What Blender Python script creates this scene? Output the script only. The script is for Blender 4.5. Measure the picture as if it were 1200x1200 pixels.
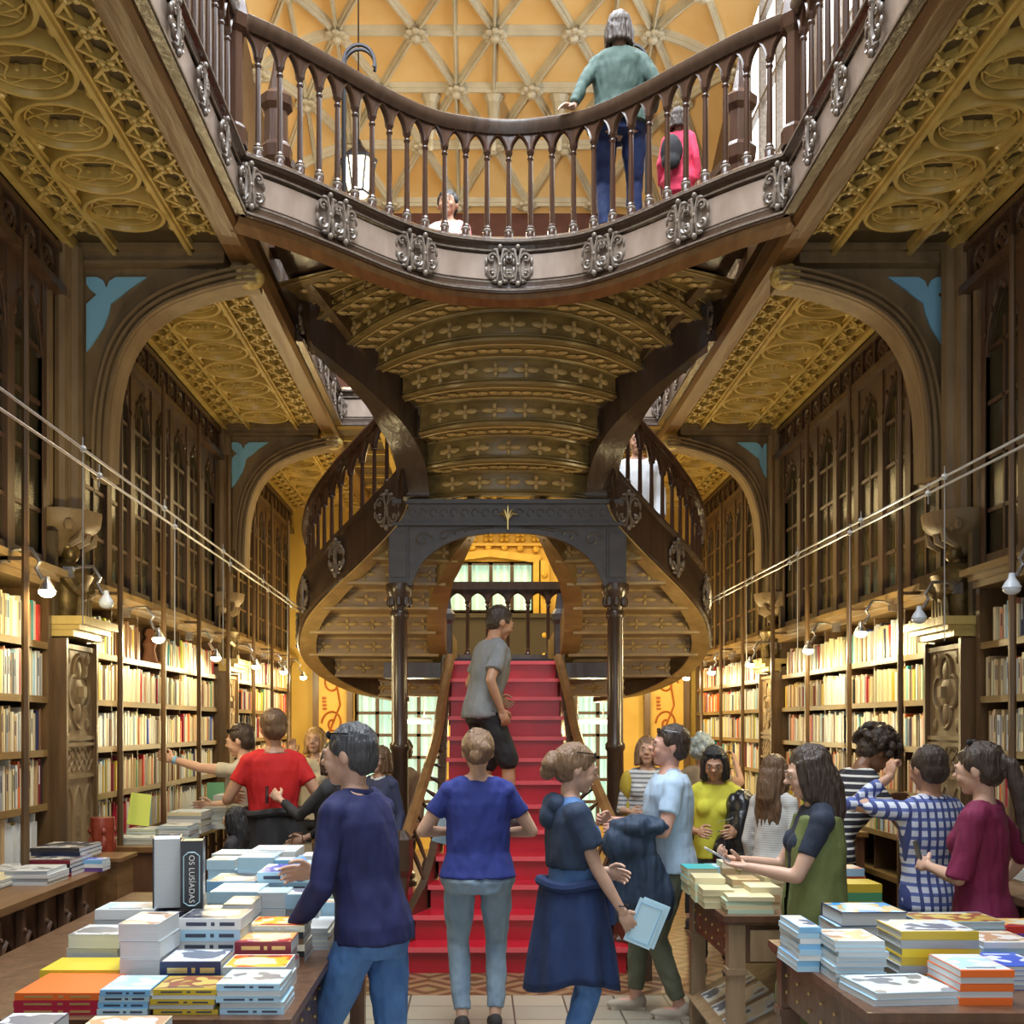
import bpy, bmesh, math, random
import numpy as np
from mathutils import Vector, Matrix
PI=math.pi
rnd=random.Random(7)
for o in list(bpy.data.objects): bpy.data.objects.remove(o)
SC=bpy.context.scene
COL=SC.collection
# ---------------- camera, world, lights, exposure ----------------
CX,CZ,F,PX,PY=-.216,1.72,1350.,560.,850.
cam=bpy.data.cameras.new('camera'); co=bpy.data.objects.new('camera',cam); COL.objects.link(co)
co.location=(CX,0,CZ); co.rotation_euler=(PI/2,0,0)
cam.sensor_width=36; cam.lens=36*F/1200; cam.shift_x=(600-PX)/1200; cam.shift_y=(PY-600)/1200
cam.clip_end=80; SC.camera=co
SC.view_settings.view_transform='Standard'; SC.view_settings.look='None'
SC.view_settings.gamma=1; SC.view_settings.use_curve_mapping=False
SC.view_settings.exposure=1.0
w=bpy.data.worlds.new('daylight'); SC.world=w; w.use_nodes=True
bg=w.node_tree.nodes['Background']; bg.inputs[0].default_value=(.86,.93,1,1); bg.inputs[1].default_value=.62
def area(name,loc,rot,sx,sy,e,c):
    l=bpy.data.lights.new(name,'AREA'); l.shape='RECTANGLE'; l.size=sx; l.size_y=sy; l.energy=e; l.color=c
    o=bpy.data.objects.new(name,l); COL.objects.link(o); o.location=loc; o.rotation_euler=rot; return o
area('skylight',(0,5.5,9.9),(0,0,0),3.6,9,800,(.88,.94,1))
area('shop_front_daylight',(0,-2.2,2.6),(-PI/2,0,0),5,4.2,210,(1,.95,.86))
area('back_hall_light',(0,13.9,4.5),(0,0,0),2.6,3,70,(1,.74,.34))
def lamp(loc,e,c=(1,.80,.42),r=.05):
    l=bpy.data.lights.new('bulb_light','POINT'); l.energy=e; l.color=c; l.shadow_soft_size=r
    o=bpy.data.objects.new('bulb_light',l); COL.objects.link(o); o.location=loc; return o
# ---------------- helpers ----------------
def V(*a): return Vector(a)
def P(px,py,d): return Vector((CX+(px-PX)*d/F, d, CZ+(PY-py)*d/F))
def PZ(px,py,z):
    d=(CZ-z)*F/(py-PY); return P(px,py,d)
MATS={}
def mat(name,c,rough=.5,metal=0,noise=0,scale=8,c2=None,stretch=(1,1,1),bump=0,emit=None,es=0,coat=0,trans=0,sheen=0,alpha=1,bscale=None):
    if name in MATS: return MATS[name]
    m=bpy.data.materials.new(name); m.use_nodes=True; nt=m.node_tree; b=nt.nodes['Principled BSDF']; N=nt.nodes; L=nt.links
    b.inputs['Base Color'].default_value=(*c,1); b.inputs['Roughness'].default_value=rough; b.inputs['Metallic'].default_value=metal
    if coat: b.inputs['Coat Weight'].default_value=coat; b.inputs['Coat Roughness'].default_value=.25
    if trans: b.inputs['Transmission Weight'].default_value=trans
    if sheen: b.inputs['Sheen Weight'].default_value=sheen
    if alpha<1: b.inputs['Alpha'].default_value=alpha
    if emit: b.inputs['Emission Color'].default_value=(*emit,1); b.inputs['Emission Strength'].default_value=es
    if c2 or bump:
        tc=N.new('ShaderNodeTexCoord'); mp=N.new('ShaderNodeMapping'); mp.inputs['Scale'].default_value=stretch
        L.new(tc.outputs['Object'],mp.inputs[0])
        n=N.new('ShaderNodeTexNoise'); n.inputs['Scale'].default_value=scale; n.inputs['Detail'].default_value=5
        L.new(mp.outputs[0],n.inputs['Vector'])
        if c2:
            r=N.new('ShaderNodeValToRGB'); r.color_ramp.elements[0].position=.3; r.color_ramp.elements[1].position=.7
            r.color_ramp.elements[0].color=(*c,1); r.color_ramp.elements[1].color=(*c2,1)
            L.new(n.outputs['Fac'],r.inputs[0]); L.new(r.outputs[0],b.inputs['Base Color'])
        if bump:
            bn=n
            if bscale:
                bn=N.new('ShaderNodeTexNoise'); bn.inputs['Scale'].default_value=bscale; bn.inputs['Detail'].default_value=4; L.new(mp.outputs[0],bn.inputs['Vector'])
            bu=N.new('ShaderNodeBump'); bu.inputs['Strength'].default_value=bump; bu.inputs['Distance'].default_value=.02
            L.new(bn.outputs['Fac'],bu.inputs['Height']); L.new(bu.outputs[0],b.inputs['Normal'])
    MATS[name]=m; return m
def wood(name,c1,c2,rough=.35,st=(1,1,.12),sc=18,bump=.25,coat=.2): return mat(name,c1,rough,c2=c2,scale=sc,stretch=st,bump=bump,coat=coat)
W_STAIR=wood('dark_stair_wood',(.052,.030,.019),(.078,.046,.029),.24,coat=.5)
W_BALU=wood('baluster_wood',(.045,.021,.013),(.085,.040,.024),.22)
W_PANEL=wood('fascia_panel_wood',(.28,.21,.165),(.42,.33,.27),.33,(1,1,.5),7)
W_CASE=wood('bookcase_wood',(.085,.046,.018),(.16,.088,.034),.4)
W_SHELF=wood('shelf_wood',(.20,.12,.04),(.30,.19,.065),.45,(1,.15,1))
W_BACK=mat('bookcase_back',(.06,.048,.033),.8)
W_GOTH=wood('cabinet_wood',(.075,.04,.022),(.13,.072,.04),.4)
W_GOLD=wood('gilded_relief',(.50,.345,.085),(.74,.54,.17),.33,(1,1,1),6,.3,.3)
W_OLIVE=mat('ceiling_ground',(.085,.056,.022),.6,c2=(.14,.095,.038),scale=5)
W_BEAM=wood('gallery_beam_wood',(.15,.07,.024),(.24,.125,.045),.35,(1,.12,1))
W_BELLY=wood('stair_soffit_wood',(.17,.115,.04),(.33,.235,.08),.3,(.2,1,1),14,.3,.4)
W_BELLR=mat('stair_soffit_carving',(.60,.43,.18),.35,c2=(.42,.29,.11),scale=9)
W_ARCH=mat('dark_spandrel_wood',(.055,.048,.048),.33,c2=(.08,.072,.072),scale=12)
W_STONE=wood('carved_pier_wood',(.19,.125,.06),(.32,.22,.11),.5,(1,1,.3),9,.3,0)
W_SILV=mat('silver_highlight',(.24,.195,.155),.3,c2=(.12,.09,.07),scale=30)  # silvery highlights of the carving put into its colour
W_TABLE=wood('table_wood',(.09,.042,.022),(.16,.078,.04),.35,(1,1,.3))
W_TABL2=wood('pale_oak_wood',(.26,.17,.09),(.38,.26,.15),.45,(1,1,.15))
BLUE=mat('light_blue_paint',(.30,.66,.92),.6)
RED=mat('red_stair_paint',(.52,.012,.028),.28,c2=(.42,.008,.02),scale=5,coat=.3)
GOLDM=mat('polished_gold',(.8,.6,.25),.3,.8)
CREAM=mat('vault_plaster',(.74,.46,.16),.7,c2=(.84,.62,.30),scale=1.2)
RIBM=mat('vault_rib_plaster',(.50,.45,.32),.5,c2=(.66,.61,.46),scale=3)
IRON=mat('black_iron',(.03,.03,.035),.35,.6)
STEEL=mat('lamp_steel',(.6,.6,.62),.25,.9)
class MB:
    def __init__(s): s.v=[]; s.f=[]
    def add(s,vs,fs):
        b=len(s.v); s.v.extend([tuple(v) for v in vs]); s.f.extend([tuple(i+b for i in f) for f in fs]); return s
    def box(s,x0,x1,y0,y1,z0,z1):
        return s.add([(x0,y0,z0),(x1,y0,z0),(x1,y1,z0),(x0,y1,z0),(x0,y0,z1),(x1,y0,z1),(x1,y1,z1),(x0,y1,z1)],
            [(0,3,2,1),(4,5,6,7),(0,1,5,4),(1,2,6,5),(2,3,7,6),(3,0,4,7)])
    def cbox(s,c,sx,sy,sz,rz=0):
        ca,sa=math.cos(rz),math.sin(rz); vs=[]
        for z in (-.5,.5):
            for x,y in ((-.5,-.5),(.5,-.5),(.5,.5),(-.5,.5)):
                X,Y=x*sx,y*sy; vs.append((c[0]+X*ca-Y*sa,c[1]+X*sa+Y*ca,c[2]+z*sz))
        return s.add(vs,[(0,3,2,1),(4,5,6,7),(0,1,5,4),(1,2,6,5),(2,3,7,6),(3,0,4,7)])
    def bar(s,a,b,w,h,up=(0,0,1)):
        a=Vector(a); b=Vector(b); t=(b-a)
        if t.length<1e-6: return s
        t.normalize(); r=t.cross(Vector(up))
        if r.length<1e-4: r=t.cross(Vector((1,0,0)))
        r.normalize(); u=r.cross(t)
        vs=[p+r*(w/2*i)+u*(h/2*j) for p in (a,b) for i,j in ((-1,-1),(1,-1),(1,1),(-1,1))]
        return s.add(vs,[(0,1,2,3),(7,6,5,4),(0,4,5,1),(1,5,6,2),(2,6,7,3),(3,7,4,0)])
    def sweep(s,pts,prof,closed=False,up=(0,0,1),capped=True,horiz=False):
        # prof: closed polygon of (right,up)
        pts=[Vector(p) for p in pts]; n=len(pts); m=len(prof); up=Vector(up); vs=[]
        for i,p in enumerate(pts):
            if closed: a=pts[i-1]; b=pts[(i+1)%n]
            else: a=pts[max(i-1,0)]; b=pts[min(i+1,n-1)]
            d1=(p-a) if (p-a).length>1e-9 else (b-p); d2=(b-p) if (b-p).length>1e-9 else (p-a)
            d1=d1.normalized(); d2=d2.normalized(); t=(d1+d2)
            t=t.normalized() if t.length>1e-6 else d1
            r=t.cross(up)
            r=r.normalized() if r.length>1e-5 else Vector((1,0,0))
            u=up if horiz else r.cross(t)
            k=1.0
            if horiz or True:
                r1=d1.cross(up)
                if r1.length>1e-5:
                    c=abs(r1.normalized().dot(r)); k=1/max(c,.4)
            for (x,y) in prof: vs.append(p+r*(x*k)+u*y)
        fs=[]
        N=n if closed else n-1
        for i in range(N):
            j=(i+1)%n
            for q in range(m):
                q2=(q+1)%m; fs.append((i*m+q,j*m+q,j*m+q2,i*m+q2))
        if not closed and capped:
            fs.append(tuple(range(m))); fs.append(tuple((n-1)*m+q for q in reversed(range(m))))
        return s.add(vs,fs)
    def tube(s,pts,r,n=6,closed=False,capped=True):
        pts=[Vector(p) for p in pts]; N=len(pts); vs=[]; rr=r if isinstance(r,(list,tuple)) else [r]*N
        prev=None
        for i,p in enumerate(pts):
            if closed: t=pts[(i+1)%N]-pts[i-1]
            else: t=pts[min(i+1,N-1)]-pts[max(i-1,0)]
            t=t.normalized() if t.length>1e-9 else Vector((0,0,1))
            if prev is None:
                a=Vector((0,0,1)) if abs(t.z)<.9 else Vector((1,0,0)); x=t.cross(a).normalized()
            else:
                x=prev-t*prev.dot(t); x=x.normalized() if x.length>1e-6 else t.orthogonal().normalized()
            prev=x; y=t.cross(x)
            for k in range(n):
                a=2*PI*k/n; vs.append(p+(x*math.cos(a)+y*math.sin(a))*rr[i])
        fs=[]
        for i in range(N if closed else N-1):
            j=(i+1)%N
            for k in range(n): k2=(k+1)%n; fs.append((i*n+k,i*n+k2,j*n+k2,j*n+k))
        if not closed and capped: fs.append(tuple(reversed(range(n)))); fs.append(tuple((N-1)*n+k for k in range(n)))
        return s.add(vs,fs)
    def lathe(s,prof,c=(0,0,0),n=12,sx=1,sy=1,rot0=0):
        vs=[]; m=len(prof)
        for r,z in prof:
            for k in range(n):
                a=2*PI*k/n+rot0; vs.append((c[0]+r*sx*math.cos(a),c[1]+r*sy*math.sin(a),c[2]+z))
        fs=[(i*n+k,i*n+(k+1)%n,(i+1)*n+(k+1)%n,(i+1)*n+k) for i in range(m-1) for k in range(n)]
        fs.append(tuple(reversed(range(n)))); fs.append(tuple((m-1)*n+k for k in range(n)))
        return s.add(vs,fs)
    def ell(s,c,r,R=None,n=12,m=8):
        vs=[]; c=Vector(c)
        for i in range(m+1):
            th=PI*i/m
            for k in range(n):
                a=2*PI*k/n; v=Vector((r[0]*math.sin(th)*math.cos(a),r[1]*math.sin(th)*math.sin(a),r[2]*math.cos(th)))
                if R is not None: v=R@v
                vs.append(c+v)
        fs=[(i*n+k,(i+1)*n+k,(i+1)*n+(k+1)%n,i*n+(k+1)%n) for i in range(m) for k in range(n)]
        return s.add(vs,fs)
    def prism(s,poly,o,ux,uy,t):
        o=Vector(o); ux=Vector(ux); uy=Vector(uy); nn=ux.cross(uy).normalized()*t; m=len(poly)
        vs=[o+ux*a+uy*b for a,b in poly]; vs+=[v+nn for v in vs]
        fs=[tuple(reversed(range(m))),tuple(range(m,2*m))]+[(i,(i+1)%m,m+(i+1)%m,m+i) for i in range(m)]
        return s.add(vs,fs)
    def merge(s,o,M=None):
        return s.add([(M@Vector(v)) if M else v for v in o.v],o.f)
    def mesh(s,name,m=None,smooth=False):
        me=bpy.data.meshes.new(name); me.from_pydata(s.v,[],s.f); me.validate()
        bm=bmesh.new(); bm.from_mesh(me); bmesh.ops.recalc_face_normals(bm,faces=bm.faces); bm.to_mesh(me); bm.free()
        if m:
            for x in (m if isinstance(m,(list,tuple)) else [m]): me.materials.append(x)
        if smooth:
            me.polygons.foreach_set('use_smooth',[True]*len(me.polygons))
            if smooth!='full': me.set_sharp_from_angle(angle=math.radians(38))
        return me
    def build(s,name,m,parent=None,smooth=False,**k):
        o=bpy.data.objects.new(name,s.mesh(name,m,smooth)); COL.objects.link(o)
        if parent: o.parent=parent
        tag(o,**k); return o
def tag(o,label=None,cat=None,group=None,kind=None):
    if label: o['label']=label
    if cat: o['category']=cat
    if group: o['group']=group
    if kind: o['kind']=kind
    return o
def thing(name,label,cat,loc=(0,0,0),rz=0,group=None,parent=None):
    o=bpy.data.objects.new(name,None); COL.objects.link(o); o.location=loc; o.rotation_euler=(0,0,rz); o.empty_display_size=.1
    return tag(o,label,cat,group)
def put(name,me,parent,loc=(0,0,0),rz=0,sc=None,rot=None):
    o=bpy.data.objects.new(name,me); COL.objects.link(o); o.parent=parent; o.location=loc
    o.rotation_euler=rot if rot else (0,0,rz)
    if sc: o.scale=sc
    return o
def dup(root,loc,rz,label,group=None):
    r=root.copy(); COL.objects.link(r); r.location=loc; r.rotation_euler=(0,0,rz); r['label']=label
    if group: r['group']=group
    for ch in list(root.children):
        c=ch.copy(); COL.objects.link(c); c.parent=r
        for g in ch.children:
            d=g.copy(); COL.objects.link(d); d.parent=c
    return r
def struct(name,mb,m,smooth=False): return mb.build(name,m,None,smooth,kind='structure')
def arc(cx,cy,r,a0,a1,n): return [(cx+r*math.cos(a0+(a1-a0)*i/n),cy+r*math.sin(a0+(a1-a0)*i/n)) for i in range(n+1)]
def spline(pts,n=8):
    pts=[Vector(p) for p in pts]; out=[]
    for i in range(len(pts)-1):
        p0=pts[max(i-1,0)]; p1=pts[i]; p2=pts[i+1]; p3=pts[min(i+2,len(pts)-1)]
        for k in range(n):
            t=k/n; out.append(.5*((2*p1)+(p2-p0)*t+(2*p0-5*p1+4*p2-p3)*t*t+(3*p1-p0-3*p2+p3)*t**3))
    out.append(pts[-1]); return out
def resample(pts,step=None,n=None):
    L=[0]
    for a,b in zip(pts,pts[1:]): L.append(L[-1]+(b-a).length)
    if n is None: n=max(1,round(L[-1]/step))
    out=[];j=0
    for i in range(n+1):
        s=L[-1]*i/n
        while j<len(L)-2 and L[j+1]<s: j+=1
        t=(s-L[j])/max(L[j+1]-L[j],1e-9); out.append(pts[j].lerp(pts[j+1],min(max(t,0),1)))
    return out
def gothic(w,h,n=6):
    # pointed arch curve (0,0) -> (w/2,h) -> (w,0)
    c=(w*w/4+h*h)/w; a=math.atan2(h,c-w/2)
    L=[(c-c*math.cos(a*i/n),c*math.sin(a*i/n)) for i in range(n+1)]
    return L+[(w-x,y) for x,y in reversed(L[:-1])]
LAMPW=12.5
# ---------------- room shell ----------------
def floor_mat():
    m=bpy.data.materials.new('parquet'); m.use_nodes=True; nt=m.node_tree; N=nt.nodes; L=nt.links; b=N['Principled BSDF']
    tc=N.new('ShaderNodeTexCoord'); sp=N.new('ShaderNodeSeparateXYZ'); L.new(tc.outputs['Object'],sp.inputs[0])
    def M(op,a,b_=None,c=None):
        n=N.new('ShaderNodeMath'); n.operation=op
        for i,x in enumerate((a,b_,c)):
            if x is None: continue
            if isinstance(x,(int,float)): n.inputs[i].default_value=x
            else: L.new(x,n.inputs[i])
        return n.outputs[0]
    def cell(o): return M('ABSOLUTE',M('SUBTRACT',M('FRACT',M('DIVIDE',M('ADD',o,30.0),.62)),.5))
    u=cell(sp.outputs[0]); v=cell(sp.outputs[1])
    k=M('FRACT',M('MULTIPLY',M('ADD',u,v),4.0))
    dark=M('GREATER_THAN',k,.5)
    n=N.new('ShaderNodeTexNoise'); n.inputs['Scale'].default_value=7; n.inputs['Detail'].default_value=6; L.new(tc.outputs['Object'],n.inputs['Vector'])
    mx=N.new('ShaderNodeMix'); mx.data_type='RGBA'; mx.inputs[6].default_value=(.34,.20,.10,1); mx.inputs[7].default_value=(.15,.075,.035,1); L.new(dark,mx.inputs[0])
    m2=N.new('ShaderNodeMix'); m2.data_type='RGBA'; m2.blend_type='MULTIPLY'; m2.inputs[0].default_value=.5; L.new(mx.outputs[2],m2.inputs[6]); L.new(n.outputs['Color'],m2.inputs[7])
    L.new(m2.outputs[2],b.inputs['Base Color']); b.inputs['Roughness'].default_value=.32
    return m
def tile_mat():
    m=bpy.data.materials.new('stone_tiles'); m.use_nodes=True; nt=m.node_tree; N=nt.nodes; L=nt.links; b=N['Principled BSDF']
    tc=N.new('ShaderNodeTexCoord'); t=N.new('ShaderNodeTexBrick'); t.offset=0; t.inputs['Scale'].default_value=1
    t.inputs['Brick Width'].default_value=.32; t.inputs['Row Height'].default_value=.32; t.inputs['Mortar Size'].default_value=.006
    t.inputs['Color1'].default_value=(.36,.32,.24,1); t.inputs['Color2'].default_value=(.28,.26,.21,1); t.inputs['Mortar'].default_value=(.07,.06,.05,1)
    L.new(tc.outputs['Object'],t.inputs['Vector']); L.new(t.outputs['Color'],b.inputs['Base Color']); b.inputs['Roughness'].default_value=.35
    return m
struct('floor',MB().box(-3.2,3.2,-2,16.3,-.1,0),floor_mat())
struct('trim_1',MB().box(-3.2,3.2,-2,7.32,0.001,.004),tile_mat())
G=4.72; HW=1.634; YL=6.80; WX=2.8
WALLP=mat('wall_plaster',(.16,.10,.05),.7,c2=(.2,.13,.07),scale=3)
UPW=mat('upper_wall',(.62,.52,.38),.7,c2=(.7,.6,.45),scale=2)
DARKRED=mat('upper_back_wall',(.10,.035,.022),.6,c2=(.15,.055,.035),scale=6)
OCHRE=mat('lamplit_ochre',(.62,.38,.06),.55,c2=(.72,.48,.10),scale=3)  # the back wall's yellow has the warm lamp light in its colour
OCHD=mat('ochre_scroll',(.42,.12,.02),.5)
struct('wall_left',MB().box(-3.35,-3.1,-2,17.6,0,11.2),WALLP)
rw=MB().box(3.1,3.35,-2,17.6,0,7.2).box(3.1,3.35,14.6,17.6,7.2,11.2).box(3.1,3.35,-2,8.5,7.2,11.2)
struct('wall_right',rw,WALLP)
# bright upper windows on the right
GLOW=mat('daylight_glass',(.9,.95,1),.2,emit=(.92,.97,1),es=1.6)
wb=MB()
for y in np.arange(8.5,14.7,.76): wb.box(3.16,3.24,y-.03,y+.03,7.2,11.2)
for z in (8.2,9.2,10.2): wb.box(3.17,3.23,8.5,14.6,z-.025,z+.025)
wn=struct('window_1',wb,W_SILV); MB().box(3.24,3.26,8.5,14.6,7.2,11.2).build('pane',GLOW,wn)
# back wall of ground floor with openings
bw=MB(); Y0,Y1=16,16.3
def bwb(x0,x1,z0,z1): bw.box(x0,x1,Y0,Y1,z0,z1)
bwb(-3.2,-1.9,0,4.75); bwb(1.75,3.2,0,4.75); bwb(-.75,-.62,0,4.75); bwb(.55,.85,0,4.75)
bwb(-1.9,-.75,2.2,4.75); bwb(.85,1.75,2.2,4.75); bwb(-.62,.55,0,3.3); bwb(-1.9,-.75,0,.35); bwb(.85,1.75,0,.35)
bwb(-.62,.55,3.97,4.75); 
struct('wall_back',bw,OCHRE)
CURT=mat('window_curtain',(.55,.78,.68),.6,emit=(.5,.78,.66),es=.25,c2=(.8,.92,.86),scale=3,stretch=(8,1,.2))
wn_i=2
for (x0,x1,z0,z1,nx,nz,top) in ((-1.9,-.75,.35,2.2,4,6,0),(.85,1.75,.35,2.2,3,6,0),(-.62,.55,3.3,3.97,4,1,1)):
    f=MB()
    for i in range(nx+1):
        x=x0+(x1-x0)*i/nx; f.box(x-.025,x+.025,16.0,16.06,z0,z1)
    for i in range(nz+1):
        z=z0+(z1-z0)*i/nz; f.box(x0,x1,16.0,16.05,z-.022,z+.022)
    fr=struct('window_%d'%wn_i,f,W_GOTH if not top else W_STAIR)
    c=MB(); pts=[(x0+(x1-x0)*i/60,16.14+.03*math.sin(i*1.3)+.012*math.sin(i*2.9),z0) for i in range(61)]
    c.add([p for p in pts]+[(p[0],p[1],z1) for p in pts],[(i,i+1,62+i,61+i) for i in range(60)])
    c.build('curtain',CURT,fr); wn_i+=1
# ochre frame of the arched window and its carved band
fm=MB(); fp=[(-.68,15.96,3.2),(-.68,15.96,4.02),(-.05,15.96,4.10),(.60,15.96,4.02),(.60,15.96,3.2)]
fm.sweep(fp,[(-.05,-.06),(.05,-.06),(.05,.06),(-.05,.06)],up=(0,1,0))
for i in range(9):
    fm.ell((-.95+.22*i,15.95,4.12+.06*math.cos((i-4)*.3)),(.05,.05,.05),n=8,m=5)
    for a in range(4): fm.ell((-.95+.22*i+.05*math.cos(a*PI/2+.8),15.96,4.33+.05*math.sin(a*PI/2+.8)),(.035,.03,.035),n=6,m=4)
for z in (4.22,4.46): fm.box(-1.3,1.3,15.92,15.99,z-.018,z+.018)
for x in (-.78,.70):
    fm.box(x-.07,x+.07,15.9,16.0,2.2,4.0)
    for k in range(6): fm.ell((x,15.88,2.4+.28*k),(.045,.04,.045),n=8,m=5)
struct('trim_4',MB().box(-1.6,1.6,15.86,15.95,2.25,3.2).box(-1.6,1.6,15.82,15.95,3.2,3.26),W_BACK)
struct('trim_2',fm,mat('gilt_frame',(.75,.48,.08),.4,c2=(.6,.36,.05),scale=8))
# painted scroll panels at the back
for (x0,x1,n) in ((2.12,2.66,'a'),(-2.45,-1.98,'b')):
    pn=MB().box(x0,x1,15.9,15.98,.2,2.75)
    po=pn.build('painted_panel',OCHRE); tag(po,'ochre panel painted with red scrolls at the far end, '+('right' if n=='a' else 'left')+' side','panel')
    sc=MB(); xm=(x0+x1)/2
    for z0,sg in ((2.3,1),(1.75,-1),(1.2,1)):
        pp=[]
        for i in range(40):
            t=i/39; a=t*2.6*PI; r=.17*(1-t*.8); pp.append((xm+sg*r*math.cos(a)*.9,15.89,z0+r*math.sin(a)*1.1))
        sc.tube(pp,.014,4)
        for k in range(4): sc.ell((xm-sg*(.12-.08*k%3*.03),15.89,z0-.2-.05*k),(.035,.012,.02),n=6,m=4)
    sc.tube([(xm,15.89,2.6),(xm+.1,15.89,2.0),(xm-.1,15.89,1.5),(xm+.05,15.89,.9)],.014,4)
    sc.build('red_scrolls',OCHD,po)
    ed=MB()
    for x in (x0,x1): ed.box(x-.04,x+.04,15.85,15.98,.1,2.8)
    ed.build('side_post',W_CASE,po)
# upper floor: walls and vault
struct('wall_upper_back',MB().box(-3.2,3.2,17.5,17.7,5.1,11.2),DARKRED)
struct('floor_upper',MB().box(-3.2,3.2,11.7,17.6,5.0,5.1),W_CASE)
struct('trim_3',MB().box(-3.1,3.1,17.44,17.5,9.02,9.12),GOLDM)
def vz(x,y):
    k=max(0,(y-12.5)/5); e=max(0,abs(x)-1.8)/1.3
    return 11.05-1.55*k*k-.55*e*e
vv=MB(); nx,ny=24,24; vs=[]; fs=[]
for j in range(ny+1):
    y=9.2+(17.6-9.2)*j/ny
    for i in range(nx+1):
        x=-3.15+6.3*i/nx; vs.append((x,y,vz(x,y)))
for j in range(ny):
    for i in range(nx): a=j*(nx+1)+i; fs.append((a,a+1,a+nx+2,a+nx+1))
vv.add(vs,fs); struct('ceiling',vv,CREAM,True)
rb=MB(); DX,DY=1.02,.82
def vp(x,y): return Vector((x,y,vz(x,y)-.03))
def rib(a,b,w=.045):
    n=5; pts=[vp(a[0]+(b[0]-a[0])*i/n,a[1]+(b[1]-a[1])*i/n) for i in range(n+1)]
    rb.sweep(pts,[(-w,0.04),(-w*.8,-.03),(-w*.4,-.03),(-w*.3,-.08),(w*.3,-.08),(w*.4,-.03),(w*.8,-.03),(w,.04)])
nodes={}
for j in range(-2,7):
    y=13.2+j*DY
    if y>17.4 or y<10: continue
    for i in range(-4,5):
        x=i*DX+(DX/2 if j%2 else 0)
        if abs(x)<=3.08: nodes[(i,j)]=(x,y)
for (i,j),a in nodes.items():
    o=1 if j%2 else 0
    for q in ((i+1,j),(i+o,j+1),(i-1+o,j+1)):
        if q in nodes: rib(a,nodes[q])
    if (i,j+2) in nodes and (i+j)%2==0: rib(a,nodes[(i,j+2)],.03)
    p=vp(*a)-Vector((0,0,.06))
    if a[1]>10.5:
        for k in range(8):
            an=k*PI/4; rb.ell(p+Vector((.11*math.cos(an),.11*math.sin(an),-.02)),(.06,.06,.035),n=6,m=4)
        rb.ell(p-Vector((0,0,.05)),(.07,.07,.06),n=8,m=5)
for x in (-.86,0,.9,1.9,-1.9):
    y=15.8; p=vp(x,y); rb.lathe([(.02,-.75),(.05,-.7),(.035,-.6),(.06,-.5),(.09,-.1),(.14,0)],p,8)
struct('ceiling_ribs',rb,RIBM)
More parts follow.
